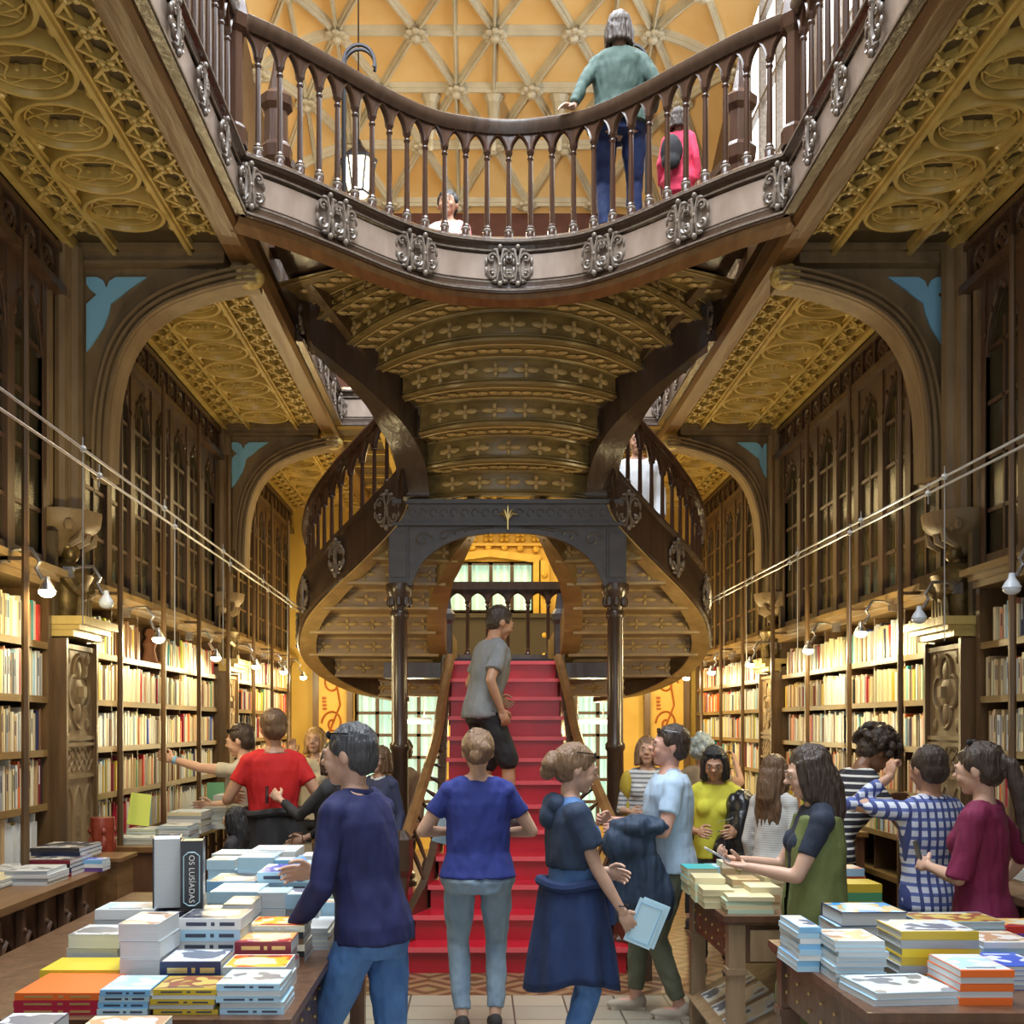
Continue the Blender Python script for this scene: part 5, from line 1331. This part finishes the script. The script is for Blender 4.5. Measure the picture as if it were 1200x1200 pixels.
    finish('body',parts,sk,root)
    # face details
    for q in (-1,1):
        c=Hd((q*.030,.0865,1.608)); eo=MB().ell(c,(.0110,.0075,.0058),Rh,10,8).build('eye',EYEW,root,True); MB().ell(c+Rh@Vector((0,.0065,0)),(.0055,.003,.0058),Rh,8,6).build('iris',EYED,eo,True)
        MB().tube([Hd((q*.014,.097,1.630)),Hd((q*.032,.094,1.636)),Hd((q*.050,.080,1.628))],[.003,.0036,.002],5).build('eyebrow',hairm(hc if hc!='blue grey' else 'grey'),root,True)
    MB().tube([Hd((-.022,.088,1.547)),Hd((-.008,.0955,1.550)),Hd((.008,.0955,1.550)),Hd((.022,.088,1.547))],[.003,.006,.006,.003],6).build('mouth',LIP,root,True)
    # hair
    m=MB(); E=lambda c,r,n=14,k=10: m.ell(Hd(c),[q_*1.08 for q_ in r],Rh,n,k)
    rr=random.Random(hash(label)%999 if False else len(label)*7+int(x*10)+3)
    if hair!='bald':
        E((0,-.022,1.634),(.087,.097,.092)); E((0,-.045,1.59),(.078,.068,.075))
        for q in (-1,1): E((q*.068,-.005,1.63),(.018,.045,.045))
    else:
        E((0,-.04,1.60),(.081,.070,.07))
        for q in (-1,1): E((q*.068,-.012,1.61),(.018,.04,.03))
    if hair in('bun','pony'):
        E((0,.02,1.665),(.066,.06,.040))
    if hair=='bun':
        E((0,-.125,1.60),(.055,.045,.055)); E((.025,-.14,1.585),(.038,.038,.038)); E((-.01,-.13,1.55),(.042,.036,.04)); E((0,-.05,1.62),(.09,.08,.09))
    if hair=='pony': limb(m,[Hd((0,-.10,1.64)),Hd((0,-.14,1.60)),Hd((0,-.15,1.50)),Hd((0.01,-.145,1.38)),Hd((.01,-.13,1.26))],[.024,.034,.04,.034,.012])
    if hair in('long','bob'):
        L=1.22 if hair=='long' else 1.50
        for a in np.linspace(-2.25,2.25,13):
            sx,cy=math.sin(a)*.075,-math.cos(a)*.08-.012; o=1.10 if abs(a)<1.8 else 1.0
            pt=[Hd((sx,cy,1.65)),Hd((sx*1.12,cy*1.12,1.58)),Hd((sx*1.15,cy*1.2,1.50))]
            if hair=='long': pt+=[T((sx*1.2,min(cy*1.15,-.02)-.02,1.42)),T((sx*1.3,-.10+abs(sx)*.3,1.33)),T((sx*1.2,-.115+abs(sx)*.4,L+rr.uniform(-.03,.04)))]
            limb(m,pt,[.02,.024,.024]+([.024,.022,.008] if hair=='long' else []),8)
    if hair=='curly':
        for i in range(150):
            v=Vector((rr.gauss(0,1),rr.gauss(0,1),rr.gauss(0,1))).normalized()
            if v.y>.35 and v.z<.35: continue
            if v.z<-.5: continue
            c=Vector((0,-.02,1.64))+Vector((v.x*.125,v.y*.125,v.z*.105)); E(tuple(c),(.026,.026,.024),8,6)
    if hair=='wavy':
        for i in range(90):
            v=Vector((rr.gauss(0,1),rr.gauss(0,1),rr.gauss(0,1))).normalized()
            if v.y>.3 and v.z<.45: continue
            if v.z<-.75: continue
            c=Vector((0,-.025,1.63))+Vector((v.x*.092,v.y*.10,v.z*.10)); E(tuple(c),(.026,.024,.03),8,6)
    co,no,fs=remesh(m,max(.0065,vox*.6),2 if hair not in('curly',) else 1,.45)
    co=wrinkle(co,no,.006 if hair!='curly' else .010,38,(1,1,.35) if hair!='curly' else (1,1,1)); finish('hair',[(co,fs)],hairm(hc),root)
    # top garment
    if top:
        g=MB(); inf=.012*loose; S_=secs(hem,neck,inf,.97+.03*loose); S_=[(c_,rx_*max(1,(.158*build if hem<=c_.z<1.28 else 0)/rx_.length),ry_*max(1,(.118*build if hem<=c_.z<1.28 else 0)/ry_.length)) for c_,rx_,ry_ in S_] if not lean else S_; loft(g,S_,20)
        if sex=='f':
            for q in (-1,1): g.ell(T((q*.068,.088,1.26)),(.068,.052,.066))
        for q in (-1,1):
            s,e,w=AR[q]; pts=[s+(s-e).normalized()*.0]; 
            g.ell(s,(.060*f*bf,.060*bf,.060)); limb(g,[T((q*.045,-.015,1.425)),T((q*.10,-.012,1.412)),s],[.050,.060,.061*f]); r0=.055*f*bf*(.9+.1*loose)
            if sleeve<=1: pts=[s,s.lerp(e,sleeve)]; rs=[r0,r0*.98*loose**.3]
            else: pts=[s,s.lerp(e,.6),e,e.lerp(w,sleeve-1)]; rs=[r0,.055*f*bf,.049*f,.040*f]
            g.tube(pts,rs,12)
            for p_,r_ in list(zip(pts,rs))[1:-1]: g.ell(p_,(r_,)*3)
        co,no,fs=remesh(g,vox*.85,3,.5); co=wrinkle(co,no,.008*loose**.5,13); finish('top_garment',[(co,fs)],top,root)
        if collar:
            c=MB(); pc=[T((.062*math.cos(a)*1.15,.058*math.sin(a)*1.1-.006,1.445+.018*math.cos(a*1)**2-.02*max(0,math.sin(a)))) for a in np.linspace(0,2*PI,17)[:-1]]
            c.tube(pc,.014,6,closed=True); c.build('collar',collar,root,True)
    if bot:
        g=MB(); loft(g,secs(.80,hem+.03,.004),20)
        for q in (-1,1):
            h_,k,a=LG[q]
            if legs<=1: limb(g,[h_,h_.lerp(k,legs*.6),h_.lerp(k,legs)],[.097*bf,.094*bf,.088*bf])
            else: limb(g,[h_,h_.lerp(k,.5),k],[.090*bf,.083*bf,.064]); g.tube([k,k.lerp(a,.35),k.lerp(a,min(1,legs-1))],[.063,.064,.050],12)
        co,no,fs=remesh(g,vox*.85,3,.5); co=wrinkle(co,no,.007,15,(1,1,.9)); finish('trousers' if legs>1 else 'shorts',[(co,fs)],bot,root)
    for q in (-1,1):
        a=LG[q][2]; g=MB(); g.ell(a+Vector((0,.055,-.050)),(.047,.125,.036)); g.ell(a+Vector((0,-.02,-.03)),(.042,.052,.05)); g.box(a.x-.038,a.x+.038,a.y-.07,a.y+.15,a.z-.088,a.z-.07)
        co,no,fs=remesh(g,max(.009,vox*.7),2); finish('shoe',[(co,fs)],shoe or cloth('shoe_dark',(.05,.04,.04)),root)
    if glasses:
        m=MB()
        zz,yy=(1.612,.100) if glasses==1 else (1.685,.062)
        for q in (-1,1):
            m.ell(Hd((q*.033,yy,zz)),(.026,.006,.018),Rh,10,6); m.tube([Hd((q*.058,yy-.01,zz+.004)),Hd((q*.080,yy-.05,zz-.002)),Hd((q*.084,yy-.10,zz-.01))],.0035,5)
        m.tube([Hd((-.012,yy,zz+.005)),Hd((.012,yy,zz+.005))],.004,5); m.build('eyeglasses' if glasses==1 else 'sunglasses',SHADES if glasses==2 else IRON,root,True)
    if extra: extra(root,T,AR,LG,secs,Hd,vox)
    return root
def skirted(root,z1,z0,r1,r0,a0,a1,mat_,name='tied_jacket',folds=7,amp=.03,cx=0,cy=0,knot=True,ry=.8,th=.012,pts=0):
    """garment hanging from the waist: an open folded sheet with thickness"""
    nu,nv=40,12; V1=[];V2=[]
    for j in range(nv+1):
        t=j/nv; z=z1+(z0-z1)*t
        for i in range(nu+1):
            a=a0+(a1-a0)*i/nu; r=r1+(r0-r1)*t**.8; rr=r+amp*t*math.sin(folds*a+2*math.sin(a))+.006*math.sin(19*a+5*t)
            dz=pts*t*math.cos(a*2)*.5
            for L,o in ((V1,0),(V2,-th)): L.append((cx+(rr+o)*math.cos(a),cy+(rr+o)*ry*math.sin(a),z+dz))
    mb=MB(); n=len(V1); W=nu+1; fs=[]
    for j in range(nv):
        for i in range(nu):
            a=j*W+i; fs+=[(a,a+1,a+W+1,a+W),(n+a,n+a+W,n+a+W+1,n+a+1)]
        for i in (0,nu): a=j*W+i; fs.append((a,a+W,n+a+W,n+a))
    for i in range(nu):
        for j in (0,nv): a=j*W+i; fs.append((a,a+1,n+a+1,n+a))
    mb.add(V1+V2,fs); o=mb.build(name,mat_,root,'full')
    bd=MB(); bd.tube([(cx+(r1+.006)*math.cos(a),cy+(r1+.006)*ry*math.sin(a),z1+.0+.01*math.sin(3*a)) for a in np.linspace(0,2*PI,25)[:-1]],.028,8,closed=True)
    if knot: bd.ell((cx,cy+(r1+.02)*ry,z1),(.05,.035,.04)).tube([(cx-.02,cy+(r1+.03)*ry,z1),(cx-.05,cy+(r1+.05)*ry,z1-.25)],[.03,.022],8).tube([(cx+.02,cy+(r1+.03)*ry,z1),(cx+.05,cy+(r1+.05)*ry,z1-.22)],[.03,.022],8)
    bd.build('knotted_sleeves',mat_,o,True); return o
def blobs(root,lst,mat_,name,vox=.014,amp=.02,sc=9,st=(1,1,.4)):
    m=MB()
    for c,r in lst: m.ell(c,r,None,16,12)
    co,no,fs=remesh(m,vox,2); co=wrinkle(co,no,amp,sc,st); return finish(name,[(co,fs)],mat_,root)
def sheet(name,loc,rot,sx,sy,m,parent=None,th=.004):
    mb=MB().box(-sx/2,sx/2,0,th,-sy/2,sy/2); o=mb.build(name,m,parent); o.location=loc; o.rotation_euler=rot; return o
DEN=cloth('blue_jeans',(.10,.24,.52),(.06,.15,.40),.4,.75,14); DENL=cloth('light_jeans',(.30,.40,.50),(.20,.29,.40),.4,.75,10); DEND=cloth('dark_jeans',(.05,.09,.20),None,.4)
NAVY=cloth('navy_knit',(.016,.02,.10),(.010,.014,.07),.35); BLK=cloth('black_cloth',(.015,.015,.018),(.03,.03,.035),.3)
# 1 navy sweater
def ex1(root,T,AR,LG,secs,Hd,vox):
    w=AR[1][2]; o=blobs(root,[(w+Vector((0,.07,.01)),(.05,.035,.06))],cloth('blue_packet',(.25,.42,.75)),'held_packet',.009,.012,30)
person('person in a navy sweater and bright blue jeans beside the left front table',-.64,4.62,0,62,1.70,'m','fair','short','grey',NAVY,DEN,None,lh=(-.20,.24,.92),rh=(.10,.36,1.10),lp=(-.6,-1,0),rp=(.6,-.6,-.3),
  lean=10,pitch=-2,yaw=12,feet=((-.10,.20,0),(.10,-.16,0)),sleeve=1.92,hem=.86,build=1.05,vox=.0095,curl=.35,glasses=2,extra=ex1,loose=1.25,collar=NAVY)
# 2 blue tee
ROY=cloth('royal_blue_tee',(.025,.04,.24),(.016,.028,.17),.35)
def ex2(root,T,AR,LG,secs,Hd,vox):
    sheet('folded_leaflet',AR[-1][2]+Vector((-.06,.05,.0)),(0.2,.3,.4),.10,.16,cm('light blue'),root)
    o=MB().ell(Hd((0,-.06,1.70)),(.06,.02,.01)).build('hair_clip',STEEL,root,True)
person('person in a royal blue tee and pale jeans seen from behind at the stair foot',-.216,6.5,0,3,1.665,'f','fair','bun','light',ROY,DENL,None,lh=(-.13,.19,1.13),rh=(.13,.20,1.12),lp=(-1,-.5,-.4),rp=(1,-.5,-.4),
  build=1.18,vox=.010,sleeve=.55,hem=.89,feet=((-.09,0,0),(.10,.03,0)),pitch=14,curl=.7,extra=ex2,loose=1.2)
# 3 woman with navy jacket
NV2=cloth('dusty_navy_cotton',(.028,.05,.10),(.018,.034,.07),.4); SWN=cloth('deep_blue_fleece',(.014,.036,.12),(.009,.024,.085),.4); RB=cloth('blue_tee',(.10,.22,.48))
def ex3(root,T,AR,LG,secs,Hd,vox):
    skirted(root,1.02,.50,.185,.265,PI/2+.1,PI/2+2*PI*.97,SWN,'tied_fleece',5,.03,ry=.85,pts=.08)
    # cardigan over the shoulders
    m=MB(); loft(m,[(T((0,-.01,z)),Vector((rx,0,0)),Vector((0,ry,0))) for z,rx,ry in ((1.10,.185,.115),(1.22,.20,.125),(1.34,.205,.12),(1.42,.15,.09))],20)
    for q in (-1,1):
        s,e,w=AR[q]; m.tube([s,s.lerp(e,.62)],[.075,.080],12); m.ell(s,(.078,.072,.07))
    co,no,fs=remesh(m,.011,2); co=wrinkle(co,no,.012,11); finish('draped_cardigan',[(co,fs)],NV2,root)
    blobs(root,[(T((0,-.09,1.42)),(.11,.06,.06)),(T((0,-.12,1.36)),(.085,.05,.07))],NV2,'cardigan_hood',.012,.01,14)
    w=AR[1][2]; sh=MB().box(-.07,.07,0,.004,-.13,.10).box(-.05,.09,.006,.010,-.12,.11); o=sh.build('held_leaflets',cm('light blue'),root); o.location=w+Vector((.01,.12,-.05)); o.rotation_euler=(0,.38,PI/2-.2); 
    fr=MB().tube([(-.055,-.002,-.11),(.055,-.002,-.11),(.055,-.002,.08),(-.055,-.002,.08)],.0018,4,closed=True); f=fr.build('printed_frame',cm('sky blue'),o)
    MB().tube([w+Vector((.03*math.cos(a),.03*math.sin(a),.03)) for a in np.linspace(0,2*PI,13)[:-1]],.004,5,closed=True).build('wrist_band',IRON,root)
person('person in dusty navy layers with a fleece tied at the waist holding pale leaflets',.24,5.6,0,-82,1.60,'f','fair','bun','light',RB,DEN,None,rh=(.20,.24,.84),lh=(-.16,.22,1.05),rp=(.3,-1,0),
  vox=.0095,pitch=16,sleeve=.5,hem=.90,curl=.45,glasses=2,feet=((-.10,.03,0),(.10,-.05,0)),extra=ex3,pr=(-1,0,0),dr=(0,.45,-.8))
# 4 polo man
POLO=cloth('pale_blue_polo',(.46,.60,.76),(.40,.54,.70),.35); OLV=cloth('olive_trousers',(.14,.15,.10)); JK=cloth('navy_windbreaker',(.03,.055,.10),(.02,.038,.075),.6,.7)
def ex4(root,T,AR,LG,secs,Hd,vox):
    e,w=AR[-1][1],AR[-1][2]; c=e.lerp(w,.55)
    blobs(root,[(c+Vector((-.03,0,.03)),(.12,.17,.07)),(c+Vector((-.04,.06,-.08)),(.09,.16,.14)),(c+Vector((-.04,.03,-.25)),(.08,.17,.20)),(c+Vector((-.03,-.06,-.38)),(.07,.13,.17)),(c+Vector((-.03,.13,-.34)),(.06,.10,.20))],JK,'carried_jacket',.011,.030,11,(1.3,1.3,.22))
person('person in a pale blue polo facing left with a navy jacket over one arm',.92,6.85,0,88,1.69,'m','pink','short','dark',POLO,OLV,cloth('pale_shoe',(.45,.38,.30)),lh=(-.20,.30,1.12),rh=(.15,.33,1.15),lp=(-.5,-1,-.5),rp=(.5,-1,-.5),
  build=1.14,vox=.0105,sleeve=.62,hem=.86,glasses=2,feet=((-.11,-.02,0),(.11,.22,0)),extra=ex4,loose=1.3,collar=POLO,curl=.8)
# 5 yellow tee, leather jacket
YEL=cloth('yellow_tee',(.62,.58,.05)); LEA=mat('black_leather',(.012,.013,.017),.28,bump=.6,scale=9,coat=.3,bscale=14)
def ex5(root,T,AR,LG,secs,Hd,vox):
    s=T((-.15,.06,1.30)); blobs(root,[(s+Vector((-.05,.02,-.02)),(.11,.12,.12)),(s+Vector((-.06,.05,-.2)),(.13,.14,.20)),(s+Vector((-.08,.04,-.42)),(.14,.13,.2)),(s+Vector((.06,.07,-.38)),(.10,.08,.2))],LEA,'leather_jacket',.012,.026,11,(1.2,1.2,.25))
    for k in range(2):
        a=s+Vector((.02,.17,-.10-.07*k)); MB().tube([a,a+Vector((.10,-.01,-.03))],.004,5).build('jacket_zip',STEEL,root)
person('person in a yellow tee with a black leather jacket, looking down behind the polo shirt',1.42,7.95,0,165,1.55,'f','tan','bob','black',YEL,BLK,None,pitch=22,rh=(.1,.25,1.1),lh=(-.16,.22,1.1),glasses=2,extra=ex5,vox=.013)
person('person in a striped blouse and mustard cardigan beyond the right column',1.15,9.3,0,170,1.60,'f','fair','bob','light',stripes('grey_striped',(.62,.64,.66),(.18,.20,.24),0,26,.62),DEN,None,rh=(.12,.26,1.1),lh=(-.1,.25,1.12),sleeve=1.2,vox=.015,
  extra=lambda root,T,AR,LG,secs,Hd,vox: blobs(root,[(T((.17,-.01,1.30)),(.06,.10,.14)),(T((-.17,-.01,1.30)),(.06,.10,.14)),(T((.17,-.02,1.10)),(.05,.09,.16))],cloth('mustard_cardigan',(.55,.42,.05)),'cardigan',.015,.01))
person('person with blue grey hair reaching up to the right middle bookcase',1.68,9.75,0,-25,1.60,'f','fair','wavy','blue grey',cloth('tan_top',(.42,.32,.20)),BLK,None,rh=(.22,.36,1.50),rp=(.8,0,-1),vox=.016,sleeve=.5)
# 8 green and navy
OLG=cloth('olive_green',(.17,.20,.06),(.13,.16,.05)); NV3=cloth('midnight_tee',(.02,.03,.055))
def ex8(root,T,AR,LG,secs,Hd,vox):
    m=MB()
    for q in (-1,1):
        loft(m,[(T((q*.085,0,z)),Vector((rx,0,0)),Vector((0,ry,0))) for z,rx,ry in ((.80,.115,.15),(.95,.10,.145),(1.10,.085,.128),(1.25,.09,.128),(1.40,.07,.085))],14)
    loft(m,[(T((0,-.055,z)),Vector((rx,0,0)),Vector((0,ry,0))) for z,rx,ry in ((.80,.17,.10),(1.0,.14,.09),(1.25,.15,.09),(1.40,.13,.07))],14)
    co,no,fs=remesh(m,.012,2); co=wrinkle(co,no,.008,12)
    keep=[]; 
    for f in fs:
        c=sum((co[i] for i in f))/len(f)
        if abs(c[0])>.055 or c[1]<0: keep.append(f)
    finish('olive_gilet',[(co,keep)],OLG,root)
    w=(AR[1][2]+AR[-1][2])/2; ph=MB().box(-.04,.04,-.07,.07,-.004,.004); o=ph.build('phone',cm('grey'),root); o.location=w+Vector((0,.12,.04)); o.rotation_euler=(.5,0,0)
person('person with long dark hair in navy and olive looking at a phone, facing left',1.31,5.22,0,84,1.60,'f','fair','long','dark',NV3,OLG,None,lh=(-.06,.33,1.15),rh=(.05,.35,1.17),lp=(-.5,-.3,-1),rp=(.5,-.3,-1),pitch=18,vox=.0095,sleeve=.62,hem=.84,curl=.6,extra=ex8,pl=(0,0,1),pr=(0,0,1))
person('person with brown hair and a pale blouse behind the one in olive',1.70,7.45,0,-50,1.50,'f','fair','long','brown',stripes('pale_patterned',(.62,.60,.56),(.42,.43,.44),0,60,.6),DEND,None,pitch=12,vox=.014,sleeve=1.6)
person('person with big curly hair in a black and white striped top, bending',1.92,7.0,0,-70,1.74,'f','brown','curly','dark',stripes('breton',(.70,.68,.62),(.02,.02,.03),0,24,.30),BLK,None,lean=26,pitch=24,rh=(.14,.50,1.18),lh=(-.1,.5,1.2),vox=.0125,sleeve=.7,loose=1.5)
PLD=stripes('blue_plaid',(.62,.66,.76),(.10,.14,.38),24,20,.62,(.05,.07,.22))
def ex11(root,T,AR,LG,secs,Hd,vox): pass
person('person in a blue and white plaid shirt raising a hand to the face',2.08,5.85,0,18,1.585,'m','tan','short','dark',PLD,DEND,None,lh=(-.16,.13,1.56),lp=(-1,.3,-1),rh=(.12,.25,1.2),vox=.0105,sleeve=1.75,hem=.84,pitch=10,curl=1.0,loose=1.3,collar=PLD,dl=(.3,.2,1))
MAR=cloth('burgundy_blouse',(.20,.010,.06),(.17,.012,.05),.4)
def ex12(root,T,AR,LG,secs,Hd,vox):
    w=AR[-1][2]; o=MB().box(-.036,.036,-.005,.005,-.07,.07).build('phone',cm('black'),root); o.location=w+(w-AR[-1][1]).normalized()*.085+Vector((0,0,.035)); o.rotation_euler=(-.2,.15,.6)
    b=MB(); c=Hd((0,.01,1.725))
    for q in (-1,1): b.ell(c+Vector((q*.03,0,0)),(.028,.012,.014))
    b.build('hair_bow',BLK,root,True)
person('person in a burgundy blouse with a dark ponytail at the right edge',2.06,5.2,0,48,1.61,'f','fair','pony','dark',MAR,cloth('grey_skirt',(.13,.12,.12)),None,lh=(-.04,.24,1.13),rh=(.30,.06,.98),lp=(-.6,-.6,-.6),rp=(.8,-.8,-.2),pitch=10,vox=.0095,sleeve=1.0,hem=.90,curl=.7,extra=ex12,loose=1.6)
# left aisle group
REDT=cloth('red_tee',(.62,.015,.015),(.5,.01,.012))
def ex13(root,T,AR,LG,secs,Hd,vox):
    skirted(root,1.04,.58,.19,.25,-PI*1.22,PI*.22,BLK,'tied_black_jacket',5,.02,ry=.85,knot=False)
    MB().tube([T((.10*math.cos(a),.07*math.sin(a)-.02,1.44)) for a in np.linspace(PI*.9,PI*2.1,9)],.008,5).build('camera_strap',cm('brown'),root)
person('person in a red tee with a black jacket tied at the waist, left aisle',-1.68,8.25,0,22,1.80,'m','tan','short','brown',REDT,DEN,None,lh=(-.22,.26,1.12),rh=(.24,.12,1.02),vox=.012,sleeve=.55,hem=.98,extra=ex13,build=1.08,pitch=6)
person('person with sunglasses on the head reaching toward the left middle bookcase',-2.02,8.85,0,82,1.70,'m','fair','short','dark',cloth('cream_tee',(.55,.50,.38)),DEND,None,lh=(-.12,.52,1.46),lp=(-.5,-.3,-1),rh=(.15,.3,1.1),pitch=14,glasses=2,vox=.013,curl=.2,
  extra=lambda root,T,AR,LG,secs,Hd,vox: MB().tube([AR[-1][1].lerp(AR[-1][2],.85),AR[-1][1].lerp(AR[-1][2],.95)],.032,10).build('blue_wristband',cm('sky blue'),root,True))
person('dark-haired child beside the left far counter, facing the books',-1.82,7.62,0,80,1.16,'f','fair','long','black',cloth('dark_top',(.04,.035,.04)),DEND,None,pitch=10,vox=.016)
person('person with blond hair in a cream top raising one hand, far left aisle',-1.70,10.5,0,172,1.67,'f','fair','bob','blond',cloth('cream_top',(.66,.58,.40)),BLK,None,rh=(.16,.18,1.48),rp=(.8,-.2,-1),dr=(0,.1,1),pr=(0,1,0),curl=.12,vox=.014)
person('person in black holding out a phone, left aisle behind the navy sweater',-1.22,7.95,0,75,1.58,'f','fair','bob','dark',BLK,BLK,None,lh=(-.05,.40,1.30),lp=(-.4,-.4,-1),rh=(.05,.25,1.0),sleeve=1.8,vox=.014,
  extra=lambda root,T,AR,LG,secs,Hd,vox: sheet('phone',AR[-1][2]+Vector((0,.10,.03)),(0,0,.2),.07,.13,cm('black'),root,.008))
person('person with short dark hair and glasses in a navy jacket by the left column',-1.03,9.5,0,150,1.52,'f','fair','bob','brown',cloth('navy_jacket',(.05,.06,.13)),BLK,None,glasses=1,vox=.014,sleeve=1.8,collar=cm('white'))
person('person with brown hair partly hidden behind the left column',-.93,10.6,0,160,1.55,'f','tan','wavy','brown',cloth('tan_coat',(.30,.2,.12)),BLK,None,vox=.016,sleeve=1.8)
# on the stairs
GRT=cloth('grey_tee',(.24,.25,.26),(.19,.20,.21))
person('person in a grey tee and black shorts climbing the red stairs',-.17,9.26,.905,-68,1.76,'m','tan','short','dark',GRT,cloth('black_shorts',(.02,.02,.025)),None,rh=(.24,.05,.90),lh=(-.2,.2,1.0),lean=10,pitch=14,legs=.95,feet=((-.09,-.04,0),(.10,.20,.0)),vox=.012,sleeve=.7,hem=.84,loose=1.6,build=1.08)
# upstairs
TEAL=cloth('grey_green_jacket',(.06,.10,.085),(.04,.075,.062),.6)
person('person with curly hair in a grey green jacket leaning on the landing rail upstairs',.78,8.12,5.115,-8,1.58,'f','fair','bob','dark',TEAL,cloth('indigo_jeans',(.02,.04,.14)),None,lh=(-.36,-.28,.86),lp=(-1,-.2,-.3),rh=(.24,.1,1.0),sleeve=1.85,vox=.011,hem=.86,loose=2.4,build=1.2,curl=.3,dl=(-.6,-.6,-.1),pl=(0,0,-1))
PNK=cloth('pink_jacket',(.80,.06,.14),(.65,.04,.10))
person('child in a bright pink jacket with a black backpack on the upstairs landing',1.24,8.35,5.115,-20,1.05,'f','fair','bob','dark',PNK,cloth('grey_leggings',(.2,.18,.22)),None,sleeve=1.9,vox=.015,loose=2.0,hem=.72,
  extra=lambda root,T,AR,LG,secs,Hd,vox: blobs(root,[(T((-.05,-.20,1.15)),(.13,.09,.20)),(T((-.05,-.24,1.02)),(.11,.07,.10))],BLK,'backpack',.016,.01))
person('person with black hair in a white and red top descending the upper flight',-.46,9.32,4.44,170,1.58,'f','tan','short','black',cloth('white_red_top',(.75,.72,.72),(.75,.08,.08),.3,.8,6),BLK,None,vox=.014)
person('person in a white shirt on the right curved flight',1.30,10.95,2.78,175,1.72,'m','tan','short','black',cloth('white_shirt',(.72,.74,.78)),DEND,None,vox=.016,sleeve=1.8)
# ---------------- upstairs lanterns ----------------
LG=mat('lantern_glass',(1,.93,.75),.3,emit=(1,.86,.58),es=3)
def lantern(px,py,d,label,e):
    c=P(px,py,d); r=thing('lantern',label,'lamp',c)
    MB().lathe([(.11,-.2),(.19,.14)],(0,0,0),6).build('lantern_glass',LG,r)
    m=MB()
    for k in range(6):
        a=k*PI/3; m.tube([(.115*math.cos(a),.115*math.sin(a),-.2),(.195*math.cos(a),.195*math.sin(a),.14)],.012,4)
    m.lathe([(.21,.14),(.22,.17),(.12,.26),(.05,.33),(.02,.4)],(0,0,0),6).lathe([(.12,-.23),(.13,-.2)],(0,0,0),6).tube([(0,0,.38),(0,0,vz(c.x,c.y)-c.z)],.008,4).build('lantern_frame',IRON,r)
    lamp((c.x,c.y,c.z-.35),e,(1,.8,.5),.15)
lantern(420,205,13.0,'lit iron lantern hanging upstairs behind the left of the landing rail',190)
for s,px in ((-1,403),(1,758)):
    c=P(px,75,8.9); r=thing('lamp_hoop','curved iron lamp arm rising behind the landing rail on the %s'%('left' if s<0 else 'right'),'lamp',c)
    m=MB()
    for dy in (-.03,.03): m.tube([(-s*.12+.12*math.cos(a)*1,dy,.12*math.sin(a)*1.1) for a in np.linspace(-.3,PI+.3,15)],.014,5)
    m.tube([(-s*.12-.12*s*-1,0,-.05),(0,0,-1.0)],.02,6); m.build('iron_hoop',IRON,r,True)
for k,px in enumerate((482,692)):
    c=P(px,846,13.6); r=thing('pendant_lamp','white pendant strip lamp hanging in the back hall, seen %s of the stairs'%('left','right')[k],'lamp',c)
    MB().box(-.22,.22,-.05,.05,-.02,.02).build('lamp_tube',LG,r); MB().box(-.24,.24,-.07,.07,.02,.05).tube([(-.15,0,.05),(-.15,0,2.9)],.005,4).tube([(.15,0,.05),(.15,0,2.9)],.005,4).build('lamp_housing',STEEL,r)
    lamp((c.x,c.y-.1,c.z-.12),40,(1,.8,.42),.12)
